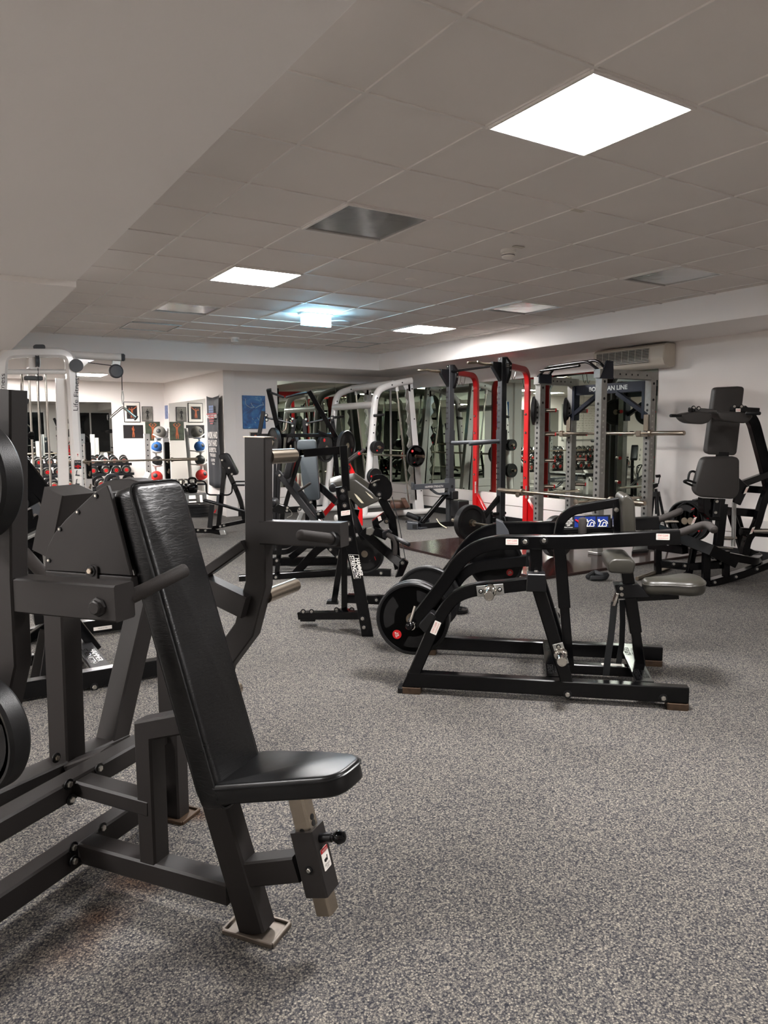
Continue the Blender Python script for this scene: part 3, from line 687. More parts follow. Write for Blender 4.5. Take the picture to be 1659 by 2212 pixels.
part('peg', MB().pipe([at(F2.loc(L(1258, 1150, .3)).x, .3, .80), at(F2.loc(L(1258, 1150, .3)).x, .3, .90)], .022, 14, .6), 'grip', dm)
# thigh pad, seat bracket and seat
tp = F2.loc(L(1334, 1212, CM)); 
part('thigh_pad', MB().prism(rpoly([at(tp.x+a, CM-.17, tp.z+b) for a, b in ((-.065, -.035), (.06, -.04), (.07, .02), (.05, .04), (-.04, .04), (-.07, .02))], .02), nv*.34, .02, 3), 'greyvinyl', dm, 'grey vinyl thigh pad', 50)
b0, b1 = L(1352, 1225, CM), L(1386, 1456, CM)
part('seat_post', MB().sweep([b1, b0+(b1-b0)*.45], .05, .05, nv, .004).sweep([b0+(b1-b0)*.6, b0], .062, .062, nv, .004), 'black', dm)
part('seat_bracket', MB().prism([L(*p, CM-.05) for p in ((1328, 1264), (1378, 1262), (1407, 1290), (1336, 1294))], nv*.1, .004), 'satin', dm)
bolts(dm, [(L(*p, CM-.051), -nv) for p in ((1342, 1271), (1343, 1284))], .012)
r0, r1 = L(1392, 1266, CM), L(1512, 1262, CM); sd = (r1-r0).normalized(); sn = nv.cross(sd); sn = sn if sn.z > 0 else -sn
ln = (r1-r0).length
so = rpoly([r0+sd*a+nv*b for a, b in ((-.01, -.075), (ln*.35, -.08), (ln*.75, -.15), (ln, -.12), (ln+.03, 0), (ln, .12), (ln*.75, .15), (ln*.35, .08), (-.01, .075))], .06)
st_ = part('seat_pad', MB().prism([p-sn*.038 for p in so], sn*.078, .028, 3), 'greyvinyl', dm, 'grey vinyl saddle seat', 50)
part('seam', MB().pipe([p+sn*.018+(p-(r0+sd*ln/2)).normalized()*.001 for p in so]+[so[0]+sn*.018], .003, 6), 'greyvinyl', st_)
part('seat_arm', MB().sweep([L(1350, 1290, CM), r0+sd*ln*.6-sn*.05], .05, .045, nv, .004), 'black', dm)
# lap belt
def strap(pts, wd, nm='belt_strap'):
    return part(nm, MB().sweep([L(*p) for p in pts], .045 if wd is None else wd, .005, nu, .001), 'strap', dm, 'hanging black webbing belt')
strap([(1327, 1300, .24), (1324, 1335, .23), (1319, 1380, .235), (1313, 1420, .23), (1309, 1458, .24)], .034)
strap([(1344, 1296, .42), (1345, 1340, .43), (1343, 1390, .44), (1334, 1446, .44)], .03)
bk = L(1326, 1293, .235)
part('belt_buckle', MB().prism(rpoly([bk+nv*x+(AZ*y+nu*y*.3) for x, y in ((-.03, -.035), (.025, -.035), (.03, .03), (-.025, .035))], .008), nu*.014, .003), 'chrome', dm, 'chrome buckle')
part('buckle_tongue', MB().prism(rpoly([bk+nu*.015+nv*x+AZ*y for x, y in ((-.02, -.022), (.02, -.022), (.02, .02), (-.02, .02))], .006), nu*.006, .001), 'strap', dm)
# placard on the far arm
q = lambda px, py: L(px, py, 2*CM-.123)
pl = part('placard', MB().prism([q(1214, 1115), q(1319, 1112), q(1319, 1140), q(1214, 1145)][::-1], nv*.002), 'blackink', dm, 'exercise placard with three blue pictures')
off = -nv*.0008
for t_, a_, b_, c_, d_ in (('HAMMER\nSTRENGTH', 1218, 1238, 1127, 1117), ('SEATED\nDIP', 1220, 1236, 1136.5, 1128), ('Plate Loaded', 1219, 1237, 1140, 1138)):
    o_ = q(a_, c_)+off; letters(t_, o_, q(b_, c_)-q(a_, c_), AZ*(q(a_, d_)-q(a_, c_)).z, pl, 'whiteink', fat=.02)
for i, (a_, b_) in enumerate(((1241, 1261), (1263.5, 1286.5), (1289.5, 1313.5))):
    part('picture', MB().prism([q(a_, 1116.2)+off, q(b_, 1115.6)+off, q(b_, 1138.5)+off, q(a_, 1139)+off], off), 'blueink', pl)
    X0, W_ = a_, b_-a_
    g_ = lambda x, y: q(X0+W_*x, 1116+22*y)+off*2.2
    mb = MB()
    if i == 0:
        part('figure', mb.pipe([g_(.1, .3), g_(.3, .42), g_(.5, .55), g_(.8, .5), g_(.95, .3)], .005, 6).pipe([g_(.5, .55), g_(.55, .25)], .008, 6).pipe([g_(.4, .7), g_(.9, .75)], .004, 6), 'badge', pl)
    else:
        part('figure', mb.pipe([g_(.2, .9), g_(.35, .45), g_(.6, .3), g_(.9, .5), g_(.95, .7)], .0028, 6).pipe([g_(.1, .95), g_(.85, .95)], .0028, 6).pipe([g_(.45, .9), g_(.6, .55), g_(.8, .6), g_(.85, .9)], .0028, 6).pipe([g_(.22, .5), g_(.15, .25)], .006, 6), 'sticker', pl)
# plates on this machine
PG = 'rubber plates on the seated dip machine'
pc = L(892, 1335, .135)
plate('grip', .198, .05, pc, -nv, 'black rubber 25 kg plate with red badge, nearest on the dip machine', PG, '25\nKG', spin=1.11)
plate('grip', .198, .05, pc+nv*.054, -nv, 'black rubber plate sandwiched directly behind the nearest 25 kg plate', PG, '25\nKG', spin=2.2)
pc2 = onZ(924, 1292, F2.loc(pc).z)
plate('grip', .198, .05, pc2, -nv, 'black rubber plate on the far arm of the dip machine, behind the nearest plate', PG, '25\nKG', spin=1.2)
part('collar_lever', MB().pipe([L(886, 1345, .02), L(897, 1309, .02)], .008, 10), 'chrome', dm, 'chrome collar lever')
part('collar_ball', MB().ball(L(885, 1352, .02), .024), 'black', dm, ang=60)
hp = F2.mir(L(1059, 1275, -.001), CM)
plate('grip', .165, .04, hp+nv*.06, -nv, 'black rubber 15 kg plate stored on the far side of the dip machine', PG, '15\nKG', spin=2.84)
# grey plastic wrap on the far arm
wv = 2*CM-.125
wr = MB().prism([L(*p, wv) for p in ((1071, 1122), (1086, 1128), (1098, 1146), (1101, 1158), (1072, 1160))], nv*.07, .004)
single('plastic_wrap', wr, 'plastic', 'crumpled grey plastic cover on the far arm of the dip machine', 'cover')
# plates hung on the front press machine
plate('grip', .135, .055, hl0-F1.v*.045, -F1.v, 'black rubber plate high on the grey press machine, at the left frame edge', 'rubber plates on the grey press machine', spin=1.0)
plate('grip', .135, .055, hl1-F1.v*.045, -F1.v, 'black rubber plate low on the grey press machine, at the left frame edge', 'rubber plates on the grey press machine', spin=2.0)
# ================= machines in the middle distance, drawn in planes that face the hall's main view at their real distances
RH = V((RT.x, RT.y, 0)).normalized()
class Mach:
    def __init__(s, name, label, cat, d, px, group=None):
        s.d = d; p = atD(px, 1000, d); s.r = thing(name, label, cat, (p.x, p.y, 0), group)
    def P(s, p): return atD(p[0], p[1], p[2] if len(p) > 2 else s.d)
    def tube(s, name, pts, wpx, m='black', dep=None, par=None, rnd=0):
        ps = [s.P(p) for p in pts]; h = wpx/FP*(pts[0][2] if len(pts[0]) > 2 else s.d)
        if rnd: ps = arc(ps, rnd)
        return part(name, MB().sweep(ps, dep or h, h, FH, .004), m, par or s.r)
    def pipe(s, name, pts, wpx, m='black', par=None, rnd=.04, cap=0, seg=10):
        ps = [s.P(p) for p in pts]; h = wpx/FP*(pts[0][2] if len(pts[0]) > 2 else s.d)
        if rnd and len(ps) > 2: ps = arc(ps, rnd, 4)
        return part(name, MB().pipe(ps, h/2, seg, cap), m, par or s.r)
    def slab(s, name, pts, dep, m='black', bev=.004, seg=1, rad=0, d=None, par=None, ang=32, label=None, lean=0):
        ps = [atD(p[0], p[1], p[2] if len(p) > 2 else (d or s.d)) for p in pts]
        if rad: ps = rpoly(ps, rad)
        return part(name, MB().prism(ps, FH*dep+AZ*lean, bev, seg), m, par or s.r, label, ang)
    def bolts(s, pts, r=.011, d=None, m='zinc'):
        bolts(s.r, [(atD(p[0], p[1], (p[2] if len(p) > 2 else (d or s.d))), -FH) for p in pts], r, m)
# ---- curl machine with the torn grey pad
m = Mach('preacher_curl_machine', 'black plate-loaded curl machine with torn grey arm pad behind the press machine', 'gym machine', 5.0, 790)
lg = m.tube('front_leg', [(737, 1051, 4.82), (796, 1381, 4.82)], 25, dep=.06)
m.tube('upper_post', [(742, 963, 4.84), (748, 1060, 4.84)], 17)
m.tube('top_beam', [(657, 979, 4.86), (740, 972, 4.86)], 17)
m.slab('foot_plate', [(771, 1380), (812, 1380), (822, 1386), (768, 1386)], .06, 'rust', d=4.80)
m.tube('cross_tube', [(648, 1329, 5.1), (778, 1328, 4.88)], 16, dep=.06)
m.slab('rubber_foot', [(648, 1334), (681, 1334), (681, 1343), (648, 1343)], .07, 'rubber', d=5.07)
m.tube('rear_post', [(744, 1165, 5.0), (744, 1324, 5.0)], 13)
m.slab('joint_plate', [(722, 1319), (765, 1319), (765, 1325), (722, 1325)], .07, d=4.98)
m.tube('rear_leg', [(740, 1180, 5.4), (722, 1300, 5.4)], 13)
m.slab('rear_foot', [(706, 1298), (729, 1298), (731, 1306), (704, 1306)], .07, 'rubber', d=5.38)
m.tube('side_rail', [(752, 1292, 5.35), (840, 1296, 5.3)], 19, dep=.06)
m.slab('stop_plate', [(738, 1160), (748, 1175), (738, 1192), (722, 1178)], .03, d=5.1)
m.bolts([(740, 1060), (744.5, 1092), (751, 1132), (755, 1165), (783, 1336), (786, 1355)], .014, 4.785); m.bolts([(740.5, 1074)], .014, 4.785, 'satin')
m.bolts([(813, 1296)], .012, 5.27); m.bolts([(655, 1321), (673, 1321), (727, 1317), (760, 1317)], .012, 5.0)
c = m.P((746.5, 1108, 4.784)); sticker(m.r, c, RH*.03+AZ*.004, AZ*.016, STAY)
o = m.P((755, 1200, 4.786)); letters('HAMMER\nSTRENGTH', o, m.P((766, 1247, 4.786))-o, m.P((775, 1201, 4.786))-o, lg, 'whiteink', fat=.03)
fr_ = MB(); k = [m.P(p) for p in ((753, 1198, 4.784), (775, 1199, 4.784), (779, 1249, 4.784), (765, 1250, 4.784))]
fr_.pipe(k+[k[0]], .0012, 6); part('logo_frame', fr_, 'whiteink', lg)
pd = m.slab('arm_pad', [(708, 1049), (726, 1043), (767, 1035.5), (818, 1074), (820, 1084), (779, 1102), (757, 1078), (730, 1066), (712, 1062)], .06, 'greyvinyl', .016, 3, .02, 5.25, ang=50, label='grey vinyl pad torn through to pale foam', lean=.05)
m.slab('foam_tear', [(765, 1066), (770, 1069), (776, 1075), (786, 1087), (781, 1087), (775, 1081), (771, 1076)], .004, 'foam', .0, d=5.246, par=pd, label='pale foam showing through')
m.slab('foam_tear', [(789, 1061), (794, 1065), (801, 1070), (807, 1077), (803, 1076), (796, 1070)], .004, 'foam', .0, d=5.246, par=pd, label='pale foam showing through')
m.slab('pad_roll', [(708, 1054), (714, 1045), (724, 1045), (730, 1054), (724, 1064), (714, 1064)], .1, 'satin', .01, 2, .02, d=5.2)
m.tube('pad_post', [(771, 1100, 5.35), (757, 1170, 5.35)], 12); m.tube('pad_strut', [(740, 1060, 5.3), (786, 1165, 5.2)], 14)
cm = m.slab('cam_plate', [(795, 1054), (804, 1029), (813, 1025), (827, 1025), (837, 1032), (845, 1043), (848, 1058), (847, 1069), (842, 1077), (833, 1082), (824, 1075), (812, 1075)], .035, d=5.25)
m.bolts([(809, 1047), (819, 1068)], .014, 5.25); m.pipe('pop_pin', [(802, 1044, 5.24), (812, 1038, 5.23), (820, 1036, 5.24)], 3, 'chrome', cm)
m.tube('cam_post', [(824, 1076, 5.3), (846, 1117, 5.3), (852, 1160, 5.3), (856, 1205, 5.3), (861, 1228, 5.3)], 18, dep=.06)
m.slab('arm_bracket', [(803, 1126), (829, 1107), (836, 1119), (818, 1132), (826, 1146), (818, 1158), (806, 1140)], .07, d=5.15)
c = m.P((820, 1120, 5.148)); sticker(m.r, c, RH*.011+AZ*.004, AZ*.015-RH*.004, [('STAY\nCLEAR', -.6, .6, .8)])
m.bolts([(835, 1126), (816, 1147)], .013, 5.13, 'bar')
m.tube('forearm', [(808, 1146, 5.1), (836, 1158, 5.1)], 18); m.slab('grip_block', [(826, 1150), (840, 1143), (848, 1151), (834, 1164), (826, 1162)], .06, 'satin', d=5.0)
m.pipe('grip', [(842, 1156, 5.02), (858, 1164, 5.0), (883, 1176, 4.9)], 10, 'satin', cap=.7); m.pipe('grip', [(838, 1155, 5.0), (855, 1166, 5.0), (853, 1197, 5.0)], 11, 'grip', cap=.7, rnd=.05)
m.tube('front_boom', [(783, 1146, 5.15), (842, 1198, 5.15), (872, 1222, 5.1)], 19, dep=.06, rnd=.05)
m.slab('boom_end', [(862, 1216), (872, 1207), (883, 1215), (870, 1245), (853, 1248), (860, 1230)], .06, d=5.06); m.bolts([(869, 1216)], .013, 5.06)
m.pipe('cable', [(847, 1073, 5.24), (862, 1130, 5.24), (878, 1222, 5.1)], 2, 'strap', rnd=0, seg=6)
m.tube('seat_tube', [(690, 1130, 5.5), (735, 1165, 5.3)], 16)
m.slab('pivot_joint', [(790, 1143), (803, 1140), (812, 1150), (800, 1158), (790, 1155)], .05, 'zinc', d=5.12)
plate('grip', .152, .04, atD(789, 1196, 5.65), -FH-RH*.3, 'black rubber plate with red stripe low behind the curl machine leg', 'rubber plates on the floor and machines', spin=.9)
plate('iron', .075, .03, atD(990, 1317, 5.45)-AZ*(atD(990, 1317, 5.45).z-.016), AZ, 'small black plate lying flat on the carpet behind the dip machine', 'rubber plates on the floor and machines')
# ---- low black frame and grey high-back bench behind it
m = Mach('incline_lever_machine', 'black lever machine with tall slate-grey back pad, behind the grey press arm', 'gym machine', 6.9, 660)
for pts in ([(516, 1251, 6.7), (752, 1235, 6.95), (845, 1238, 6.9)], [(585, 1213, 7.5), (740, 1210, 7.5)]): m.tube('floor_rail', pts, 17, dep=.07)
m.slab('rail_foot', [(519, 1259), (533, 1259), (533, 1264), (519, 1264)], .07, 'galv', d=6.68)
m.tube('brace', [(637, 1240, 6.85), (690, 1182, 6.9), (735, 1158, 6.9)], 17, dep=.06, rnd=.1); m.tube('brace', [(628, 1205, 7.4), (668, 1172, 7.4)], 14)
m.tube('curved_tube', [(590, 1192, 7.2), (620, 1193, 7.2), (640, 1180, 7.2), (660, 1165, 7.2)], 11, rnd=.1)
m.slab('gusset', [(700, 1180), (735, 1175), (735, 1215)], .03, d=6.85)
m.bolts([(596, 1247), (598, 1211), (729, 1203), (714, 1187), (823, 1238)], .014, 6.64)
hp = m.slab('head_pad', [(642, 950), (681, 949), (684, 972), (641, 972)], .08, 'slate', .012, 2, .03, 7.0, ang=50)
m.slab('back_pad', [(646, 984), (684, 982), (691, 1076), (688, 1080), (661, 1082), (652, 1040)], .09, 'slate', .014, 2, .03, 6.98, ang=50)
m.tube('back_post', [(668, 975, 7.08), (678, 1090, 7.08), (676, 1150, 7.08)], 12)
for x in (0, 16): m.tube('lever', [(600+x, 1020, 6.8+x*.01), (686+x*.6, 1132, 6.6+x*.01)], 11+x*.2, 'satin', dep=.06)
m.tube('side_lever', [(690, 1050, 7.1), (728, 1085, 7.0)], 14); m.pipe('grip', [(645, 1061, 6.7), (670, 1044, 6.55)], 5.5, 'grip', cap=.7)
m.tube('roll_post', [(648, 985, 6.75), (625, 1062, 6.75), (613, 1105, 6.75)], 9); m.slab('arm_roll', [(611, 1028), (622, 985), (638, 985), (626, 1034), (617, 1036)], .12, 'satin', .02, 2, .03, 6.6, ang=50)
m.slab('roll_bracket', [(587, 1100), (602, 1089), (618, 1094), (613, 1112), (590, 1106)], .06, d=6.7); m.tube('lower_post', [(612, 1095, 6.75), (606, 1160, 6.75), (598, 1245, 6.75)], 10)
m.slab('seat_pad', [(574, 1086), (578, 1079), (592, 1080), (597, 1090), (592, 1097), (574, 1096)], .25, 'satin', .012, 2, .02, 6.8, ang=50)
m.tube('link_plate', [(652, 1107, 6.6), (641, 1135, 6.6)], 9, 'silver', dep=.02); m.pipe('pull_cable', [(619, 1098, 6.66), (629, 1103, 6.66), (632, 1113, 6.66), (620, 1118, 6.66)], 1.6, 'zinc', rnd=.05, seg=6)
m.bolts([(621, 1097), (620, 1103), (671, 1085), (647, 1099), (688, 1110), (695, 1124), (604, 1027)], .013, 6.58)
m.slab('pivot_block', [(682, 1106), (695, 1103), (702, 1118), (686, 1126)], .08, d=6.6)
for x in (585, 594, 602): m.tube('rear_column', [(x, 1000, 7.2), (x-2, 1190, 7.2)], 6, 'satin')
# ---- lat pulldown with the long black arms
m = Mach('lat_pulldown_machine', 'tall black plate-loaded pulldown with two long slanted arms, in front of the blue painting', 'gym machine', 8.2, 650)
la = m.tube('lift_arm', [(580.5, 841, 8.0), (606, 948, 8.2)], 10, dep=.06); ra = m.tube('lift_arm', [(667, 844, 8.0), (734, 958, 8.2)], 10, dep=.06)
m.pipe('pull_grip', [(582, 847, 8.0), (596, 852, 7.95), (612, 858, 7.9)], 5, 'satin', la, cap=.5); m.pipe('pull_grip', [(667, 848, 8.0), (642, 852, 7.95), (618, 858, 7.9)], 5, 'satin', ra, cap=.5)
m.tube('cross_beam', [(560, 941, 8.25), (724, 940, 8.25)], 8)
for a, b in (((569, 888), (559, 945)), ((637, 905), (630, 945)), ((657, 905), (659, 945)), ((717, 898), (724, 950)), ((605, 902), (600, 945))): m.tube('upright', [(*a, 8.3), (*b, 8.3)], 8, 'satin')
m.pipe('roller', [(573, 902, 8.2), (603, 908, 8.2), (632, 915, 8.2)], 4.5, 'satin'); m.pipe('roller', [(663, 914, 8.2), (718, 903, 8.2)], 4.5, 'satin')
m.pipe('bent_arm', [(600, 938, 8.2), (618, 928, 8.2), (620, 905, 8.2)], 4, 'steel'); m.slab('swing_arm', [(686, 926), (690, 931), (720, 941), (718, 947), (688, 936)], .05, d=8.2)
for x0, x1 in ((608, 596), (722, 735)): m.tube('main_post', [(x0, 942, 8.4), (x1, 1120, 8.4), (x1, 1175, 8.4)], 10)
m.tube('pivot', [(728, 950, 8.15), (738, 968, 8.15)], 18); m.tube('base_beam', [(590, 1180, 8.4), (742, 1180, 8.4)], 9); m.tube('thigh_post', [(664, 990, 8.45), (664, 1180, 8.45)], 9)
m.bolts([(575, 897), (576, 907), (632, 905), (632, 920), (661, 906), (663, 917), (717, 903)], .014, 8.14)
pg = 'rubber plates on the lat pulldown'
for x, y, d, sp, l in ((592, 956, 8.1, 1, 'rubber plate on the left arm of the lat pulldown'), (748, 962, 8.1, 2, 'rubber plate on the right arm of the lat pulldown'),
                       (632, 966, 8.5, 1.5, 'dark plate behind the slate-grey head pad, left side'), (703, 968, 8.5, .4, 'dark plate behind the slate-grey head pad, right side')):
    plate('grip', .165, .045, atD(x, y, d), (-RH*.85-FH*.5) if x < 640 else (RH*.85-FH*.5), l, pg, spin=sp)
# ---- red lever machine
m = Mach('red_lever_machine', 'bright red lever arm machine between the slate bench and the white Smith machine', 'gym machine', 7.6, 765)
m.slab('lever_arm', [(737, 1050), (745, 1003), (754, 997), (762, 1012), (781, 1056), (779, 1064), (752, 1066)], .06, 'red', .006, d=7.5)
m.pipe('grip', [(747, 1003, 7.5), (788, 971, 7.4)], 6.5, 'grip', cap=.5); m.pipe('grip', [(745, 998, 7.6), (775, 976, 7.6)], 5.5, 'grip', cap=.5)
m.pipe('grip_band', [(775, 981, 7.43), (779, 978, 7.42)], 7, 'red', rnd=0)
m.tube('red_link', [(699, 1112, 7.2), (727, 1080, 7.2)], 10, 'red'); m.tube('red_column', [(777, 1060, 7.6), (779, 1135, 7.6)], 10, 'red'); m.tube('base_tube', [(700, 1150, 7.6), (800, 1145, 7.6)], 10)
m.bolts([(751, 1010), (751, 1026)], .02, 7.49, 'red'); m.tube('rear_column', [(760, 1050, 7.7), (765, 1150, 7.7)], 10)
# ---- back extension bench by the banner
m = Mach('back_extension_bench', 'black back extension bench with bent handles, standing below the dark banner', 'gym machine', 9.7, 485)
m.slab('hip_pad', [(471, 983), (486, 978), (493, 982), (513, 1020), (510, 1027), (490, 1025), (480, 1005)], .12, 'satin', .01, 2, .02, 9.6, ang=50)
m.tube('front_post', [(486, 1010, 9.7), (472, 1136, 9.7)], 9); m.tube('rear_post', [(494, 1022, 9.8), (521, 1082, 9.8), (528, 1122, 9.8)], 9, rnd=.15)
m.tube('short_post', [(458, 1090, 9.65), (453, 1140, 9.65)], 9, 'satin'); m.tube('sleeve', [(471, 1068, 9.6), (470, 1086, 9.6)], 5, 'plastic')
m.pipe('handle', [(420, 1039, 9.5), (440, 1039, 9.5), (446, 1046, 9.55), (446, 1064, 9.6), (451, 1069, 9.6), (494, 1069.5, 9.6), (501, 1064, 9.6), (502, 1045, 9.6), (507, 1040.5, 9.55), (530, 1040, 9.5)], 3.4, 'black', rnd=.03)
m.pipe('handle', [(427, 1046, 9.6), (446, 1046, 9.62)], 4, 'satin', cap=.5); m.pipe('handle', [(503, 1048, 9.6), (528, 1048, 9.55)], 4, 'satin')
m.pipe('foot_roller', [(440, 1080, 9.55), (470, 1088, 9.6), (528, 1105, 9.7)], 7, 'satin', cap=.4)
m.tube('base_beam', [(412, 1146, 9.7), (458, 1147, 9.68), (478, 1151, 9.6)], 9); m.tube('base_beam', [(459, 1140, 9.7), (532, 1125, 10.1)], 8)
m.slab('foot_plate', [(473, 1146), (484, 1145), (488, 1155), (476, 1156)], .05, 'galv', d=9.55)
m.bolts([(428, 1145), (444, 1146), (476, 1137), (484, 1135), (495, 1011), (501, 1024), (480, 994)], .016, 9.56); m.slab('logo_patch', [(463, 1104), (468, 1099), (465, 1107), (462, 1109)], .01, 'red', 0, d=9.6)
# ---- V squat machine at the right
m = Mach('squat_machine', 'black lever squat machine with charcoal shoulder, back and hip pads, at the right edge', 'gym machine', 6.7, 1560)
m.slab('back_pad', [(1545, 838), (1609, 835), (1592, 979), (1587, 984), (1530, 982), (1526, 976)], .08, 'padgrey', .014, 3, .035, 6.5, ang=50, lean=.01)
m.slab('hip_pad', [(1520, 989), (1593, 988), (1598, 994), (1598, 1063), (1587, 1079), (1510, 1074), (1501, 1061), (1503, 1048)], .09, 'padgrey', .016, 3, .05, 6.2, ang=50, lean=.01)
m.slab('neck', [(1552, 975), (1576, 976), (1574, 995), (1550, 995)], .05, 'black', d=6.5)
for nm, p, dd in (('L', [(1471, 897), (1478, 908), (1490, 915), (1518, 917), (1533, 912), (1541, 899), (1533, 891), (1508, 889), (1482, 893)], 6.05), ('R', [(1551, 889), (1553, 900), (1561, 909), (1585, 912), (1609, 915), (1619, 910), (1628, 899), (1622, 892), (1585, 889)], 6.05)):
    m.slab('shoulder_pad', p, .15, 'padgrey', .02, 3, .03, dd, ang=50, lean=.005)
m.tube('pad_bar', [(1494, 885, 6.1), (1540, 889, 6.4)], 9, dep=.06); sb = m.tube('pad_bar', [(1580, 884, 6.1), (1637, 887, 6.1)], 11, dep=.06)
m.slab('bar_tab', [(1492, 882), (1500, 880), (1500, 890), (1492, 890)], .05, d=6.05); c = m.P((1594.5, 886, 6.06)); sticker(m.r, c, RH*.02, AZ*.014, [('STAY CLEAR', -.5, .5, .8)])
m.bolts([(1586, 878), (1601, 878), (1498, 881), (1509, 882)], .012, 6.06)
m.pipe('grip', [(1449, 898, 6.0), (1480, 898, 6.1)], 7, 'satin', cap=.7); m.pipe('grip', [(1613, 893, 5.98), (1641, 893, 5.95)], 8, 'satin', cap=.7)
m.tube('main_beam', [(1600, 885, 6.6), (1625, 905, 6.6), (1651, 1003, 6.6), (1664, 1060, 6.6)], 21, dep=.08, rnd=.08)
m.tube('diagonal', [(1596, 1048, 6.5), (1668, 1021, 6.6)], 14, dep=.06); m.tube('cross_tube', [(1612, 1056, 6.6), (1670, 1060, 6.6)], 15); m.slab('side_plate', [(1594, 1030), (1619, 1052), (1600, 1092), (1585, 1085), (1590, 1060)], .03, d=6.35)
m.tube('curved_post', [(1664, 1045, 6.45), (1645, 1090, 6.45), (1633, 1140, 6.45), (1612, 1165, 6.45), (1608, 1198, 6.45)], 15, dep=.07, rnd=.12)
for px, py, dx, dy, d_ in ((1625, 1146, .012, .004, 6.4), (1612, 1059, .012, .01, 6.33), (1499, 1125, .008, .005, 6.2)):
    c = m.P((px, py, d_)); sticker(m.r, c, RH*.012+AZ*.004, AZ*.03+RH*.012, [('STAY CLEAR', -.5, .5, .8)])
m.tube('seat_column', [(1561, 1088, 6.35), (1551, 1178, 6.35)], 17, dep=.07); m.slab('hip_bracket', [(1520, 1076), (1568, 1078), (1560, 1125), (1535, 1124), (1521, 1108)], .12, d=6.3)
m.slab('pin_plate', [(1543, 1081), (1557, 1082), (1555, 1118), (1540, 1118)], .02, 'satin', d=6.27); m.bolts([(1548, 1083), (1545, 1107)], .016, 6.265)
m.tube('rear_beam', [(1575, 1104, 6.55), (1640, 1109, 6.55)], 17); m.tube('rear_strut', [(1580, 1110, 6.6), (1606, 1192, 6.6)], 14); m.tube('rear_strut', [(1592, 1108, 6.7), (1612, 1180, 6.7)], 9)
m.pipe('weight_horn', [(1630, 1147, 6.4), (1668, 1147, 6.3)], 11, 'chrome'); m.pipe('weight_horn', [(1562, 1162, 6.5), (1590, 1163, 6.5)], 9, 'chrome'); m.pipe('weight_horn', [(1438, 1127, 6.9), (1470, 1127, 6.8)], 9, 'chrome')
m.pipe('horn_bar', [(1600, 1148, 6.45), (1660, 1152, 6.45)], 18)
m.pipe('spring', [(1586, 1085, 6.5), (1584, 1180, 6.5)], 9, 'galv'); m.tube('link_arm', [(1505, 1078, 6.7), (1512, 1110, 6.7), (1500, 1140, 6.7)], 15)
m.pipe('side_grip', [(1507, 1024, 6.3), (1498, 1017, 6.3), (1489, 1020, 6.3), (1486, 1038, 6.3)], 5, 'satin', rnd=.03); m.pipe('side_grip', [(1502, 1052, 6.3), (1476, 1040, 6.2), (1484, 1037, 6.2), (1503, 1043, 6.2)], 5, 'satin', rnd=.02)
m.tube('foot_ramp', [(1440, 1152, 6.9), (1500, 1176, 6.6), (1566, 1203, 6.3)], 22, dep=.4); m.tube('base_tube', [(1405, 1178, 7.0), (1480, 1188, 6.6)], 16, dep=.07)
for a, b, w_ in (((1421, 1185, 6.9), (1421, 1238, 6.9), 13), ((1500, 1178, 6.6), (1488, 1240, 6.6), 12), ((1526, 1185, 6.4), (1524, 1268, 6.4), 15), ((1568, 1190, 6.4), (1568, 1245, 6.4), 13)): m.tube('ramp_post', [a, b], w_)
m.tube('low_beam', [(1428, 1217, 6.9), (1492, 1223, 6.6), (1575, 1218, 6.5)], 15); m.tube('floor_rail', [(1524, 1262, 6.35), (1600, 1240, 6.6), (1672, 1214, 6.9)], 17, dep=.08)
m.tube('rear_loop', [(1566, 1200, 6.5), (1628, 1212, 6.6), (1640, 1204, 6.9), (1612, 1190, 7.0)], 17, dep=.07, rnd=.08)
m.bolts([(1455, 1218), (1479, 1222), (1556, 1217), (1540, 1203)], .014, 6.5); m.bolts([(1544, 1258), (1590, 1246), (1635, 1229)], .013, 6.32); m.pipe('axle', [(1505, 1179, 6.5), (1583, 1185, 6.5)], 4, 'chrome')
m.slab('floor_foot', [(1470, 1280), (1495, 1280), (1500, 1288), (1468, 1288)], .05, 'satin', d=6.15); m.tube('foot_leg', [(1483, 1240, 6.4), (1483, 1284, 6.18)], 14)
for i, (px, dd) in enumerate(((1482, 6.75), (1495, 6.7))):
    plate('grip', .19, .05, atD(px, 1125, dd), -RH*.82-FH*.55, ['outer black rubber plate on the left horn of the squat machine', 'inner black rubber plate on the left horn of the squat machine'][i], 'rubber plates on the squat machine', spin=1+i)
# ---- glossy machine behind the front press machine, far left
m = Mach('leg_lever_machine', 'glossy black lever machine with curved panel behind the grey press machine, far left', 'gym machine', 3.9, 120)
yq = lambda y: (lambda px, py: onY(px, py, y))
def ytube(nm, pts, w_, y, mt='black', dep=None):
    g_ = [onY(*p[:2], p[2] if len(p) > 2 else y) for p in pts]; return part(nm, MB().sweep(g_, dep or w_, w_, AY if abs((g_[-1]-g_[0]).normalized().y) < .7 else AX, .004), mt, m.r)
r1 = onZ(205, 1490, 0).y; r2 = onZ(240, 1368, 0).y
part('floor_rail', MB().sweep([V((.2, r1+.03, .06)), V((1.45, r1+.03, .06))], .07, .09, AY, .005), 'black', m.r); part('floor_rail', MB().sweep([V((-.2, r2+.03, .06)), V((1.45, r2+.03, .06))], .07, .09, AY, .005), 'black', m.r)
cpx = onZ(225, 1450, .1).x; cp = part('crosspiece', MB().sweep([V((cpx, r1+.06, .095)), V((cpx, r2, .095))], .10, .02, AX, .003), 'rubber', m.r)
letters('HAMMER\nSTRENGTH', (cpx-.035, r1+.45, .1055), (0, -.32, 0), (.07, 0, 0), cp, 'black')
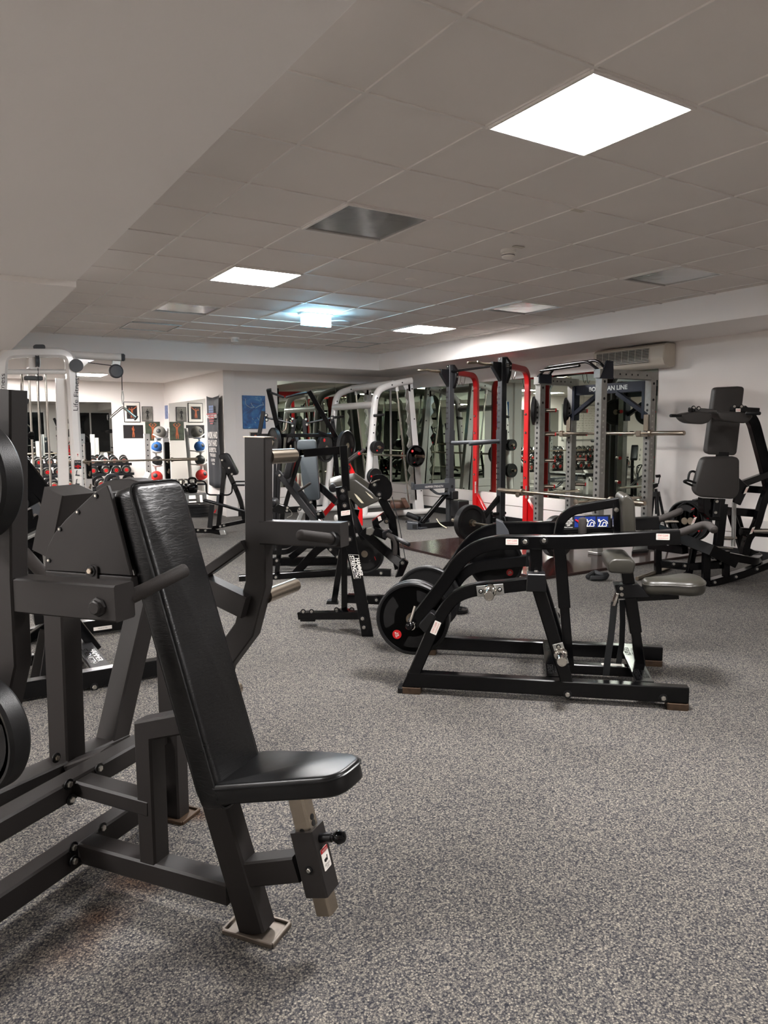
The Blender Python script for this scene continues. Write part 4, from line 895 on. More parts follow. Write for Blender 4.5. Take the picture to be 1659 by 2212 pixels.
part('mid_beam', MB().sweep([V((-.2, (r1+r2)/2, .06)), V((cpx, (r1+r2)/2, .06))], .06, .06, AY, .004), 'black', m.r)
zr = (r1+r2)/2+.05
ytube('slant_post', [(120, 1290), (208, 1402)], .06, zr); ytube('slant_post', [(110, 1345), (50, 1388)], .05, zr); ytube('rear_strut', [(120, 1300), (95, 1480, r1+.1)], .05, zr); ytube('rear_strut', [(96, 1360), (72, 1490, r1+.1)], .05, zr); ytube('chrome_strut', [(160, 1330), (207, 1388)], .03, zr+.1, 'chrome')
ytube('main_post', [(125, 1180), (122, 1340)], .09, zr)
sticker(m.r, onY(222, 1356.5, r2-.0065), AX*.06, AZ*.012, [('MADE IN USA', -.3, .3, .5)], ink='blackink', name='serial_label')
bolts(m.r, [(onY(204, 1484, r1-.007), -AY)], .014)
yp = 3.6; y_ = lambda ps: [onY(*p, yp) for p in ps]
part('mast_box', MB().prism(y_([(12, 925), (51, 928), (47, 985), (42, 1050), (10, 1050)]), AY*.1, .003), 'satin', m.r)
part('curved_panel', MB().prism(y_([(30, 970), (44, 975), (58, 988), (80, 1015), (111, 1056), (108, 1080), (100, 1106), (84, 1082), (52, 1050), (30, 1040)]), AY*.14, .008), 'black', m.r)
part('roller_bracket', MB().prism(y_([(42, 1064), (64, 1053), (88, 1083), (46, 1106)]), AY*.06, .003), 'black', m.r)
part('roller', MB().lathe(onY(47, 1088, yp-.03), AY, [(.001, 0), (.03, 0), (.03, .09), (.001, .09)], 16), 'rubber', m.r)
part('side_plate', MB().prism(y_([(46, 1110), (70, 1098), (73, 1118), (82, 1111), (96, 1138), (90, 1185), (50, 1202)]), AY*.08, .004), 'black', m.r)
part('ribbed_step', MB().sweep([onY(48, 1164, yp-.02), onY(95, 1141, yp-.02)], .12, .012, AY, .002), 'galv', m.r)
part('foam_roll', MB().pipe([onY(50, 1192, yp), onY(102, 1250, yp)], .028, 16, .4), 'grip', m.r)
part('link_post', MB().sweep([onY(66, 1150, yp+.12), onY(90, 1340, yp+.25)], .07, .07, AY, .004), 'black', m.r)
part('knob', MB().lathe(onY(52, 941, yp+.02), AX, [(.012, 0), (.012, .02), (.018, .024), (.018, .04), (.001, .042)], 12), 'black', m.r)
# ================= racks by the mirror wall
def post(x, y, z0, z1, w=.08, c=.004): return MB().sweep([(x, y, z0), (x, y, z1)], w, w, AX, c)
def holes(par, x, y, zs, n, r=.014, m='dark'):
    mb = MB(); n = V(n)
    for z in zs: mb.lathe(V((x, y, z)), n, [(r, -.001), (r, .0008), (.001, .0008)], 10)
    return part('hole_row', mb, m, par)
# ---- black half rack with red rear frame
P1, P2 = (6.5, 8.50), (6.43, 7.30)
hr = thing('half_rack', 'tall black half rack with red rear frame, standing left of the grey power rack', 'rack', (6.8, 7.9, 0))
for i, (x, y) in enumerate((P1, P2)):
    p = part('upright', post(x, y, 0, 2.33, .085), 'gunmetal', hr)
    for k in range(17):
        z = .75+.075*k
        if not (1.18 < z < 1.42): part('notch', MB().box((x-.0435, y+.02, z), .003, .05, .02, 0), 'dark', p)
    part('head_plate', MB().prism([(x+.01, y-.05, 2.0), (x+.01, y+.06, 2.0), (x+.01, y+.06, 2.34), (x+.01, y-.03, 2.34), (x+.01, y-.12, 2.25), (x+.01, y-.11, 2.12)], (.05, 0, 0), .003), 'satin', p)
    part('gusset', MB().prism([(x-.04, y-.03, 2.02), (x-.04, y-.03, 2.27), (x-.18, y-.03, 2.27), (x-.18, y-.03, 2.20)], (0, .06, 0), .003), 'satin', p)
    part('pull_grip', MB().pipe(arc([V((x-.1, y, 2.235)), V((x-.34, y, 2.235)), V((x-.42, y, 2.255))], .05), .019, 12, .5).pipe([V((x-.40, y, 2.25)), V((x-.55, y+.03, 2.24))], .017, 12, .4), 'bar', p)
    bolts(p, [((x-.0435, y+a, z), -AX) for a, z in ((.0, 2.06), (.0, 2.31), (.02, 2.2))]+[((x+.03, y-.123, z), -AY) for z in (2.16, 2.22)], .012)
    part('foot', MB().sweep([(x-.55, y, .04), (XR-.12, y, .04)], .09, .07, AY, .004), 'satin', hr)
    part('strut', MB().sweep([(x-.02, y+.0, .52), (x-.5, y, .08)], .05, .06, AY, .004), 'black', hr)
    part('sleeve', post(x, y, 1.22, 1.40, .105), 'gunmetal', p)
lp_ = sticker(hr, (P2[0]-.01, P2[1]-.1155, 2.22), AX*.035, AZ*.03, None, 'blackink', name='logo_plate')
letters('HAMMER\nSTRENGTH', (P2[0]-.037, P2[1]-.117, 2.20), AX*.054, AZ*.04, lp_, 'sticker')
part('crossbar', MB().pipe([(P1[0], P1[1], 2.24), (P2[0], P2[1], 2.24)], .017, 12), 'black', hr)
x, y = P1; z = .585
sa = part('spotter_arm', MB().sweep([(x, y-.02, z+.02), (x-.68, y-.02, z+.02)], .055, .075, AY, .003).box((x-.675, y-.02, z+.055), .02, .055, .06, .003), 'plastic', hr)
part('sleeve', post(x, y, z-.12, z+.12, .11), 'plastic', sa); part('brace', MB().sweep(arc([V((x-.36, y-.02, z-.02)), V((x-.24, y-.02, z-.10)), V((x-.04, y-.02, z-.10))], .05), .04, .03, AY, .003), 'plastic', sa)
letters('HAMMER STRENGTH', (x-.48, y-.049, z), AX*.32, AZ*.03, sa, 'whiteink')
part('hole', MB().lathe((x+.0, y-.056, z), -AY, [(.024, 0), (.024, .001), (.001, .001)], 14), 'dark', sa)
x, y = P2; z = 1.24
da = part('dip_bars', MB().pipe([(x, y-.02, z+.015), (x-.34, y+.62, z-.01)], .026, 14, .3).pipe([(x, y-.02, z+.015), (x-.44, y+.12, z-.02)], .026, 14, .3), 'plastic', hr)
part('foot_box', MB().box((P1[0]+.05, P1[1]-.17, .27), .2, .2, .24, .01).box((P1[0]+.02, P1[1]-.05, .46), .12, .12, .12, .01), 'rubber', hr)
part('band_peg', MB().pipe([(P1[0]-.1, P1[1]-.05, .42), (P1[0]+.1, P1[1]-.05, .42)], .02, 12).pipe([(P2[0]-.14, P2[1], .3), (P2[0]+.08, P2[1], .3)], .02, 12), 'satin', hr)
part('base_plate', MB().prism([(P2[0], P2[1]-.16, .0), (P2[0], P2[1]+.12, 0), (P2[0], P2[1]+.08, .26), (P2[0], P2[1]-.08, .26)], (.05, 0, 0), .004).box((P2[0]-.1, P2[1]+.16, .22), .05, .2, .22, .01), 'satin', hr)
for (ax_, ay_), (bx, by) in ((P1, (7.28, 8.86)), (P2, (7.28, 7.73))):
    n_ = V((by-ay_, ax_-bx, 0)).normalized()
    rt = part('red_upright', MB().sweep(arc([V((ax_+.05, ay_, 2.235)), V((bx, by, 2.235)), V((bx, by, 1.8)), V((bx, by, 0))], .22, 7), .07, .075, n_, .006), 'red', hr, 'glossy red rear upright')
    part('red_gusset', MB().prism([(bx, by+.04, 0), (bx, by-.34, 0), (bx, by-.34, .06), (bx, by-.02, .42), (bx, by+.04, .46)], (.05, 0, 0), .004), 'red', rt)
    sticker(rt, (bx-.03, by-.0395, .52), AX*.018, AZ*.09, [('CAUTION', -.4, .4, .7)])
    hk = MB()
    for k in (0, .08):
        q = V((ax_+.32+k, ay_+(by-ay_)*.4, 2.19)); hk.pipe(arc([q+V((0, 0, .05)), q+V((-.03, 0, -.1)), q+V((-.06, 0, -.13)), q+V((-.08, 0, -.08))], .03), .006, 8)
    part('hook', hk, 'chrome', rt)
    bolts(rt, [((bx-.039, by-.01, z), -AX) for z in (1.62, 1.36, .95, .72)], .012)
# ---- grey power rack
PR = dict(C=(6.2, 5.45), A=(6.38, 6.55), B=(6.98, 6.6), E=(6.97, 5.42))
pr_ = thing('power_rack', 'grey steel power rack with numbered hole posts, at the right end of the mirror', 'rack', (6.6, 6.0, .03))
for k, (x, y) in PR.items():
    p = part('rack_post', post(x, y, .03, 2.0, .088, .003), 'rack', pr_)
    holes(p, x-.0442, y, [.25+.0615*i for i in range(24)], -AX, .015)
    nm_ = MB()
    if k in 'CE':
        for i in range(1, 22, 1):
            if i % 1 == 0: letters(str(i), (x-.018, y-.0455, .30+.0615*i), AX*.02, AZ*.02, p, 'sticker') if i > 9 else None
    bolts(p, [((x+.0, y-.0445, z), -AY) for z in (1.72, 1.9)], .010, 'dark')
    part('foot', MB().box((x, y, .045), .14, .14, .03, .003), 'rack', pr_)
c_, a_, b_, e_ = [V((*PR[k], 0)) for k in 'CABE']
for p, q in ((c_, e_), (a_, b_)):
    d = (q-p).normalized(); tb = part('top_beam', MB().sweep([p-d*.07+AZ*1.985, q+d*.07+AZ*1.985], .09, .09, AZ, .003), 'rack', pr_)
    holes(tb, 0, 0, [], AZ)
    mb = MB(); n_ = V((d.y, -d.x, 0)); n_ = n_ if n_.y < 0 else -n_
    for t in (.3, .42, .54, .66, .85): mb.lathe(p+(q-p)*t+AZ*1.985+n_*.0452, n_, [(.011, 0), (.011, .0008), (.001, .0008)], 10)
    part('hole_row', mb, 'dark', tb)
nb = part('name_beam', MB().sweep([b_+AZ*1.88, e_+AZ*1.88], .05, .12, (e_-b_).cross(AZ), .003), 'navy', pr_, 'dark navy beam with the maker name in silver')
dB = (e_-b_).normalized(); fB = AX*-.0265
letters('BOHEMIAN LINE', b_+AZ*1.855+dB*.30+fB, dB*.58, AZ*.055, nb, 'silver', fat=.03)
for p_, s_ in ((b_, 1), (e_, -1)): part('navy_brace', MB().sweep([p_+AZ*1.55+AX*-.02, p_+dB*(.45*s_)+AZ*1.82+AX*-.02], .05, .05, AX, .003), 'navy', pr_)
for p_, s_ in ((b_, -.06), (e_, .06)): part('corner_plate', MB().box(p_+AZ*1.72+AY*s_, .10, .04, .42, .003), 'navy', pr_)
# multi grip pull up bar between the front posts
g = MB(); dA = (a_-c_).normalized(); L_ = (a_-c_).length
for o1, o2 in ((-.05, .0), (.10, .02)):
    o = AX*o1; g.pipe(arc([c_+o+AZ*2.02, c_+o+dA*.18+AZ*(2.13+o2), a_+o-dA*.18+AZ*(2.13+o2), a_+o+AZ*2.02], .08), .017, 12)
g.pipe([c_+dA*.35+AX*-.05+AZ*2.13, c_+dA*.35+AX*.1+AZ*2.15], .015).pipe([a_-dA*.35+AX*-.05+AZ*2.13, a_-dA*.35+AX*.1+AZ*2.15], .015).pipe([c_+dA*.2-AX*.16+AZ*2.08, a_-dA*.2-AX*.16+AZ*2.08], .016)
part('pull_up_bar', g, 'black', pr_)
part('bar_bracket', MB().prism([c_+AZ*1.93+AX*-.07+AY*-.05, c_+AZ*1.93+AX*.14+AY*-.05, c_+AZ*2.12+AX*.12+AY*-.05, c_+AZ*2.12+AX*.02+AY*-.05], AY*.02, .002), 'navy', pr_)
part('bar_bracket', MB().prism([a_+AZ*1.95+AX*-.09+AY*-.07, a_+AZ*1.95+AX*.12+AY*-.07, a_+AZ*2.06+AX*.12+AY*-.07, a_+AZ*2.06+AX*-.09+AY*-.07], AY*.02, .004), 'navy', pr_)
for x, y in (PR['B'], PR['E']):
    part('bar_cup', MB().prism([(x-.05, y-.03, 1.37), (x-.05, y+.03, 1.37), (x-.05, y+.03, 1.56), (x-.05, y-.03, 1.56)], (-.02, 0, 0), .006).box((x-.12, y, 1.318), .13, .06, .022, .003).box((x-.185, y, 1.345), .02, .06, .06, .004), 'steel', pr_, 'worn bar cup')
part('plate_column', post(6.75, 6.92, .03, 1.95, .08), 'satin', pr_)
for z in (1.63, 1.34, 1.02, .70):
    for x, y in ((6.42, 6.62), (7.02, 6.67)):
        p = part('plate_peg', MB().lathe((x+.03, y-.05, z), V((.55, -.75, 0)), [(.024, 0), (.024, .15), (.001, .15)], 14), 'steel', pr_)
        part('end_cap', MB().lathe(V((x+.03, y-.05, z))+V((.55, -.75, 0)).normalized()*.15, V((.55, -.75, 0)), [(.024, 0), (.022, .012), (.001, .014)], 14), 'badge', p, 'red end cap')
plate('bumper', .175, .045, (6.40, 6.66, 1.63), V((.55, -.75, 0)), 'black plate stored high on the left rear post of the power rack', 'plates stored on the power rack')
plate('bumper', .175, .045, (7.0, 6.71, 1.63), V((.55, -.75, 0)), 'black plate stored high on the right rear post of the power rack', 'plates stored on the power rack')
for (x, y), s in ((PR['A'], 1), (PR['C'], 1)):
    part('safety_pin', MB().pipe([(x+.7, y, .62), (x-.34, y, .62)], .018, 12).lathe((x-.34, y, .62), -AX, [(.034, 0), (.034, .012), (.001, .014)], 16), 'steel', pr_)
# ---- barbells
def barbell(c, ax, label, group=None, L_=2.2):
    c = V(c); ax = V(ax).normalized(); r = thing('barbell', label, 'barbell', c, group)
    part('shaft', MB().pipe([c-ax*.66, c+ax*.66], .0145, 14), 'bar', r)
    for s in (-1, 1):
        part('sleeve', MB().lathe(c+ax*s*.655, ax*s, [(.0145, -.002), (.038, 0), (.038, .03), (.0255, .032), (.0255, L_/2-.67), (.022, L_/2-.66), (.017, L_/2-.66), (.001, L_/2-.665)], 20), 'bar', r)
    return r
barbell((6.86, 5.98, 1.348), AY, 'long steel barbell lying in the cups of the grey power rack')
barbell((6.05, 5.82, .655), AY, 'steel barbell resting low on the safety pins of the power rack')
single('lifting_platform', MB().box(((4.75+7.3)/2, 6.1, .014), 2.55, 2.5, .028, .004), 'wood', 'dark polished wood lifting platform under the power rack', 'platform')
barbell((5.70, 6.30, .253), AY, 'loaded barbell on the wooden platform, mostly hidden by the dip machine')
for y, l in ((7.04, 'thick black bumper plate standing left of the half rack post, on a floor barbell'), (5.56, 'thick black bumper plate with red lettering, on the near end of the floor barbell')):
    plate('bumper', .225, .085, (5.70, y, .253), -AY, l, 'bumper plates on the floor barbell', '' if y > 6 else 'R.O. KING', spin=2.4)
# ---- white Smith machine
sm = thing('smith_machine', 'white tube Smith machine in front of the mirrors, left of the half rack', 'gym machine', (6.5, 10.6, 0))
for dy in (0, 1.32):
    y0 = 9.95; q = lambda px, py, e=0: onY(px, py, y0)+AY*dy
    z0 = onY(905, 1116, y0).z
    part('base_tube', MB().pipe([V((onY(725, 1113, y0).x, y0+dy, .055)), V((7.2, y0+dy, .055))], .052, 16, .3), 'white', sm)
    ft = part('front_tube', MB().pipe(arc([q(786, 1112), q(795, 1040), q(807, 895), q(812, 845), q(840, 832), q(888, 822)], .22, 6), .056, 14), 'white', sm)
    part('rear_column', MB().prism([q(880, 817), q(891, 815), q(918, 1114), q(899, 1116)], AY*.09, .006), 'white', sm)
    part('notch_plate', MB().prism([q(878, 840), q(882, 840), q(901, 1080), q(888, 1080)]+[p for k in range(8, 0, -1) for p in (q(883-.3+10*k/9*.9-2, 840+240*k/9), q(880+10*k/9*.9-6, 840+240*k/9-10))], AY*.012, .001), 'galv', sm, 'notched safety plate')
    part('top_plate', MB().prism([q(866, 823), q(886, 820), q(887, 846), q(876, 842)], AY*.02, .002), 'white', sm)
    part('guide_rod', MB().pipe([q(857, 836), q(886, 1112)], .016, 12), 'chrome', sm)
    part('rod_cup', MB().pipe([q(856, 826), q(858, 845)], .028, 12), 'white', sm)
    k = 0
    bolts(sm, [(p-AY*.057, -AY) for p in (q(811, 860), q(805, 918), q(803, 935), q(843, 832), q(865, 827))]+[(q(x, y_)-AY*.002, -AY) for x, y_ in ((887, 820), (890, 840), (895, 905), (910, 1060))], .008, 'dark')
    pg_ = 'small plates on the Smith machine pegs'
    for (px, py), nm in (((805, 966), 'upper'), ((801, 1028), 'lower')):
        p = q(px, py); part('plate_peg', MB().lathe(p, -AY if not dy else AY, [(.024, 0), (.024, .22), (.001, .22)], 14), 'steel', sm)
        for j in range(2 if nm == 'lower' else 3):
            if dy: continue
            plate('grip', .10 if nm == 'upper' else .125, .03, p-AY*(.09+.045*j), -AY, f'{("inner", "second", "outer")[j]} small black plate on the {nm} peg of the white Smith machine', pg_, spin=j)
    part('safety_handle', MB().pipe([q(804, 898)-AY*.06, q(822, 896)-AY*.10], .022, 12, .6), 'rubber', sm)
for px, py in ((808, 874), (850, 829)):
    p = onY(px, py, 9.95); part('cross_tube', MB().pipe([p, p+AY*1.32], .055, 14), 'white', sm)
zb_ = 1.0; xb = 6.62
part('sliding_bar', MB().pipe([(xb, 9.35, zb_), (xb, 11.5, zb_)], .016, 12).lathe((xb, 9.75, zb_), -AY, [(.03, 0), (.03, .03), (.025, .03), (.025, .42), (.001, .42)], 16), 'bar', sm)
plate('grip', .175, .04, (xb, 9.55, zb_), -AY, 'black plate with red badge on the near end of the Smith machine bar', 'plate on the Smith bar', '10\nKG', spin=.2)
# ---- loose things on the carpet near the racks
d_ = 10.2
r = thing('rack_attachment', 'pair of black steel rack attachments lying on the carpet by the half rack', 'rack attachment', onZ(905, 1146, 0))
for x0, y0, x1, y1, d_ in ((880, 1128, 903, 1146, 10.25), (904, 1119, 928, 1134, 10.7)):
    part('steel_box', MB().prism([atD(x0, y0, d_), atD(x1, y0+2, d_), atD(x1, y1, d_), atD(x0, y1-2, d_)], FH*.2, .006), 'plastic', r)
    part('opening', MB().prism([atD(x1-12, y0+5, d_-.003), atD(x1-2, y0+5, d_-.003), atD(x1-2, y1-3, d_-.003), atD(x1-12, y1-4, d_-.003)], FH*.001), 'dark', r)
part('flat_arm', MB().sweep([atD(903, 1143, 10.3), atD(930, 1140, 10.5), atD(948, 1132, 10.8)], .08, .05, FH, .004), 'plastic', r)
part('tube_end', MB().pipe([atD(880, 1111, 10.7), atD(906, 1121, 10.6)], .04, 12), 'satin', r)
part('lever', MB().pipe([atD(876, 1126, 10.5), atD(890, 1127, 10.5)], .02, 10), 'satin', r)
single('lifting_strap', MB().sweep(arc([atD(944, 1122, 10.5), atD(950, 1132, 10.45), atD(966, 1141, 10.4)], .1), .05, .012, FH, .002), 'foam', 'pale strap lying on the carpet against the bumper plate', 'strap')
r = thing('leather_pad', 'brown leather pad lying on the carpet behind the curl machine', 'pad', onZ(866, 1098, 0))
part('base', MB().prism(rpoly([atD(843, 1084, 11.4), atD(875, 1085, 11.4), atD(877, 1098, 11.4), atD(843, 1099, 11.4)], .05), FH*.4, .02, 2), 'brown', r); part('flap', MB().prism([atD(866, 1080, 11.2), atD(877, 1079, 11.2), atD(886, 1096, 11.2), atD(876, 1099, 11.2)], FH*.35, .01), 'brown', r)
# tripod
b = onZ(1428, 1183, 0); tp_ = thing('tripod', 'black camera tripod standing before the white wall, left of the squat machine', 'tripod', b); dT = (b-EYE).dot(FH)
T = lambda x, y, e=0: atD(x, y, dT+e)
for px, py, e in ((1407, 1165, .1), (1424, 1140, -.05), (1432, 1172, .0), (1439, 1160, -.2)):
    pass
for px, py, e in ((1399, 1183, .25), (1428, 1196, -.2), (1447, 1185, .1)):
    top = T(1417+(px-1420)*.2, 1062, 0); bot = onZ(px, py, 0); mid = top+(bot-top)*.5
    part('leg', MB().pipe([top, mid], .016, 10).pipe([mid, bot], .011, 10).lathe(mid, bot-top, [(.02, -.02), (.02, .02)], 10).lathe(bot, AZ, [(.015, 0), (.012, .03)], 10), 'satin', tp_)
part('centre_column', MB().pipe([T(1417, 1056), T(1418, 1110)], .016, 12).lathe(T(1417, 1072), AZ, [(.001, 0), (.05, .0), (.045, .05), (.001, .05)], 14), 'satin', tp_)
part('pan_head', MB().prism([T(1406, 1046), T(1422, 1044), T(1422, 1051), T(1412, 1056)], FH*.06, .004).pipe([T(1384, 1062, -.15), T(1410, 1052)], .013, 10, .5), 'satin', tp_)
part('phone_mount', MB().pipe([T(1422, 1046), T(1425, 1030)], .006, 8), 'satin', tp_); part('camera', MB().prism([T(1418, 1026), T(1427, 1025), T(1428, 1031), T(1419, 1032)], FH*.04, .003), 'black', tp_)
single('wrist_wrap', MB().pipe(arc([onZ(1270, 1246, .03), onZ(1285, 1236, .05), onZ(1300, 1243, .05), onZ(1312, 1240, .05), onZ(1306, 1249, .025), onZ(1278, 1249, .025)], .05), .026, 8, .5), 'strap', 'crumpled black wrist wrap lying on the carpet at the platform edge', 'wrist wrap')
single('floor_bar', MB().pipe([onZ(1376, 1250, .02), onZ(1446, 1226, .02)], .018, 12).lathe(onZ(1432, 1229, .02), onZ(1446, 1226, .02)-onZ(1376, 1250, .02), [(.03, 0), (.03, .03)], 12), 'bar', 'brown steel bar lying on the carpet behind the dip machine seat', 'bar')
wd = [onZ(1364, 1203, 0), onZ(1400, 1199, 0), onZ(1403, 1188, 0), onZ(1368, 1188, 0)]
single('rubber_wedge', MB().prism([p+AZ*0 for p in wd], AZ*.07, .015), 'rubber', 'low black rubber wedge on the carpet left of the squat machine', 'wedge')
single('wall_socket', MB().box(onX(1068, 1077, XR-.05)-AX*.006, .012, .08, .08, .004), 'sticker', 'white wall socket low on the wainscot behind the racks', 'socket')
# ================= cable column, far left
yc = 9.8
cq = lambda px, py, y=yc: onY(px, py, y)
cc = thing('cable_column', 'white cable pulley column with chrome guide rods, at the left edge', 'gym machine', (1.2, yc, 0))
o = onY(168, 1000, yc)
def leg(pts, w_, d, nm='frame_tube', y=yc):
    return part(nm, MB().sweep(arc([cq(*p, y) for p in pts], .28, 8), d, w_, AY, .03), 'white', cc)
xr, zl = cq(160, 1000).x, .0
fr_ = leg([(176, 1168), (154, 805), (150, 762), (100, 761), (45, 761), (6, 765), (2, 805), (2, 1168)], .125, .13)
def vp_(px0, py0, px1, py1, w_, d, nm, m='white', y=yc+.1): return part(nm, MB().sweep([cq(px0, py0, y), cq(px1, py1, y)], d, w_, AY, .008), m, cc)
vp_(132, 818, 140, 1160, .13, .04, 'shroud_panel')
part('cross_tube', MB().pipe([cq(8, 803), cq(148, 803)], .03, 14), 'white', cc)
hs = part('pulley_housing', MB().prism(rpoly([cq(62, 797), cq(62, 765), cq(72, 748), cq(96, 748), cq(88, 770), cq(88, 797)], .03), AY*.25, .01), 'white', cc)
part('end_cap', MB().prism(rpoly([cq(72, 744, yc-.06), cq(98, 744, yc-.06), cq(98, 757, yc-.06), cq(72, 757, yc-.06)], .035, 6), AY*.06, .006), 'plastic', hs)
part('pulley', MB().lathe(cq(80, 780, yc-.02), AX, [(.001, -.02), (.075, -.02), (.065, 0), (.075, .02), (.001, .02)], 24), 'plastic', hs)
for x0, x1, z in ((62, 73, 0), (80, 90, .04), (98, 109, 0), (47, 58, .1)):
    part('guide_rod', MB().pipe([cq(x0, 806, yc+.05+z), cq(x1, 1030, yc+.05+z), cq(x1+6, 1165, yc+.05+z)], .013, 12), 'chrome', cc)
part('cable', MB().pipe([cq(82, 795, yc-.03), cq(85, 870, yc), cq(92, 960, yc), cq(96, 1100, yc)], .004, 6), 'strap', cc)
part('rod_plate', MB().box(cq(72, 817, yc+.05), .2, .12, .05, .01), 'plastic', cc)
part('weight_stack', MB().box((cq(88, 1120, yc+.1).x, yc+.1, .3), .28, .14, .55, .006), 'plastic', cc)
part('base_frame', MB().box((cq(90, 1160).x, yc+.05, .04), 1.1, .5, .08, .02), 'white', cc)
bm_ = part('boom', MB().pipe([cq(125, 765, yc+.05), cq(262, 772, yc-.1)], .045, 16), 'white', cc)
part('end_cap', MB().lathe(cq(262, 772, yc-.1), cq(262, 772, yc-.1)-cq(125, 765, yc+.05), [(.047, 0), (.047, .03), (.035, .045), (.001, .045)], 16), 'plastic', bm_)
part('boom_bracket', MB().prism(rpoly([cq(160, 772), cq(212, 776), cq(190, 784), cq(176, 797), (cq(168, 806))], .03), AY*.04, .004), 'white', bm_)
part('side_pulley', MB().lathe(cq(164, 790, yc-.06), -AY, [(.001, 0), (.08, 0), (.07, .02), (.08, .04), (.001, .04)], 24), 'plastic', bm_)
pw = part('boom_pulley', MB().lathe(cq(250.5, 802, yc-.14), -AY, [(.001, -.02), (.086, -.02), (.088, .015), (.07, .03), (.001, .034)], 28), 'plastic', bm_)
part('pulley_clevis', MB().prism([cq(243, 779, yc-.12), cq(261, 780, yc-.12), cq(260, 788, yc-.12), cq(256, 802, yc-.12), cq(246, 802, yc-.12), cq(242, 787, yc-.12)], AY*.05, .003), 'galv', bm_)
part('cable', MB().pipe([cq(190, 783, yc-.05), cq(243, 790, yc-.12)], .005, 6).pipe([cq(263, 808, yc-.14), cq(264, 845, yc-.14)], .005, 6), 'strap', bm_)
# text up the leg
o = cq(160, 889, yc-.067); t = cq(163, 812, yc-.067)
letters('Life Fitness', cq(168, 887, yc-.0675), t-o, cq(158, 887, yc-.0675)-cq(168, 887, yc-.0675), fr_, 'blackink')
letters('Life Fitness', cq(8, 888, yc-.0675), t-o, cq(-2, 888, yc-.0675)-cq(8, 888, yc-.0675), fr_, 'blackink')
# placard
pc_ = part('placard', MB().prism(rpoly([cq(160, 1052, yc-.09), cq(160, 993, yc-.09), cq(176, 993, yc-.09), cq(177, 1052, yc-.09)], .02), AY*.01, .001), 'sticker', cc, 'white exercise placard with black header')
k_ = lambda a, b, c, d, m_, nm: part(nm, MB().prism([cq(a, d, yc-.091), cq(c, d, yc-.091), cq(c, b, yc-.091), cq(a, b, yc-.091)], -AY*.001), m_, pc_)
k_(160.5, 994, 175.5, 1013, 'blackink', 'header'); letters('Life Fitness', cq(162, 999.5, yc-.0925), cq(174, 999.5, yc-.0925)-cq(162, 999.5, yc-.0925), AZ*.02, pc_, 'whiteink')
part('figure', MB().pipe([cq(161.5, 1006, yc-.093), cq(164, 1009, yc-.093), cq(168, 1005, yc-.093), cq(172, 1007, yc-.093), cq(174, 1009, yc-.093)], .008, 6).pipe([cq(168, 1005, yc-.093), cq(168.5, 1012, yc-.093)], .012, 6), 'badge', pc_)
for yy in (1022, 1041): part('picture', MB().pipe([cq(163, yy+4, yc-.093), cq(172, yy+5, yc-.093)], .008, 6).pipe([cq(165, yy+3, yc-.093), cq(165.5, yy-4, yc-.093), cq(167, yy-6, yc-.093)], .005, 6), 'plastic', pc_)
sticker(cc, cq(168, 985, yc-.067), AX*.025, AZ*.045, [('!', -.1, .6, .3)], ink='redink')
# handle hung on the boom cable
hc = cq(265, 880, yc-.14); vh = thing('cable_handle', 'chrome V-shaped pulldown handle hanging from the cable boom', 'cable handle', hc)
part('bar', MB().pipe(arc([cq(238, 902, yc-.14), cq(265, 879, yc-.14), cq(293, 902, yc-.14)], .03), .016, 12), 'chrome', vh)
for a, b in (((238, 902), (232, 902)), ((288, 899), (295, 904))): part('end_disc', MB().lathe(cq(*b, yc-.14), cq(*a, yc-.14)-cq(*b, yc-.14), [(.001, 0), (.034, 0), (.034, .016), (.016, .022)], 16), 'rubber', vh)
part('carabiner', MB().pipe(arc([cq(264, 843, yc-.14), cq(262.5, 858, yc-.14), cq(265, 876, yc-.14), cq(267.5, 858, yc-.14), cq(265, 845, yc-.14)], .03), .006, 8), 'galv', vh)
hc = cq(47, 868, yc+.15); ah = thing('cable_handle', 'black half-moon handle hanging inside the cable column', 'cable handle', hc)
part('grip', MB().prism(rpoly([cq(32, 861, yc+.15), cq(63, 860, yc+.15), cq(62, 871, yc+.15), cq(56, 877, yc+.15), cq(39, 877, yc+.15)], .03), AY*.05, .008), 'rubber', ah)
part('carabiner', MB().pipe(arc([cq(47, 820, yc+.17), cq(44.5, 836, yc+.17), cq(47, 862, yc+.17), cq(50, 840, yc+.17), cq(48, 822, yc+.17)], .03), .006, 8), 'galv', ah)
# ================= white bench press rack
yb = 12.2; bq = lambda px, py, y=yb: onY(px, py, y)
br = thing('bench_press_rack', 'white bench press rack with black hook strips, under the posters', 'gym machine', (2.8, yb, 0))
for px, top in ((189, 958), (359, 947)):
    x = bq(px, 1000).x; zt_ = bq(px, top).z
    part('front_post', MB().sweep([(x, yb, 0), (x, yb, zt_)], .09, .10, AY, .01), 'white', br)
    hkp = part('hook_strip', MB().box((x+.01, yb-.055, (bq(px, 955).z+bq(px, 1034).z)/2), .085, .02, bq(px, 955).z-bq(px, 1034).z, .01), 'black', br)
    part('hook', MB().pipe([(x, yb-.07, .92), (x, yb-.12, .9), (x, yb-.14, .95)], .014, 10).pipe([(x, yb-.07, .75), (x, yb-.12, .73), (x+.01, yb-.13, .80)], .012, 10).pipe([(x, yb-.07, .55), (x, yb-.12, .53), (x+.01, yb-.13, .60)], .012, 10), 'bar', hkp)
for px, top, mt in ((179, 937, 'silver'), (319, 937, 'white')):
    x = bq(px, 1000, yb+.5).x; zt_ = bq(px, top, yb+.5).z
    rp = part('rear_post', MB().sweep([(x, yb+.5, 0), (x, yb+.5, zt_)], .09, .09, AY, .008), mt, br); holes(rp, x, yb+.455, [zt_-.1-.09*k for k in range(10)], -AY, .012)
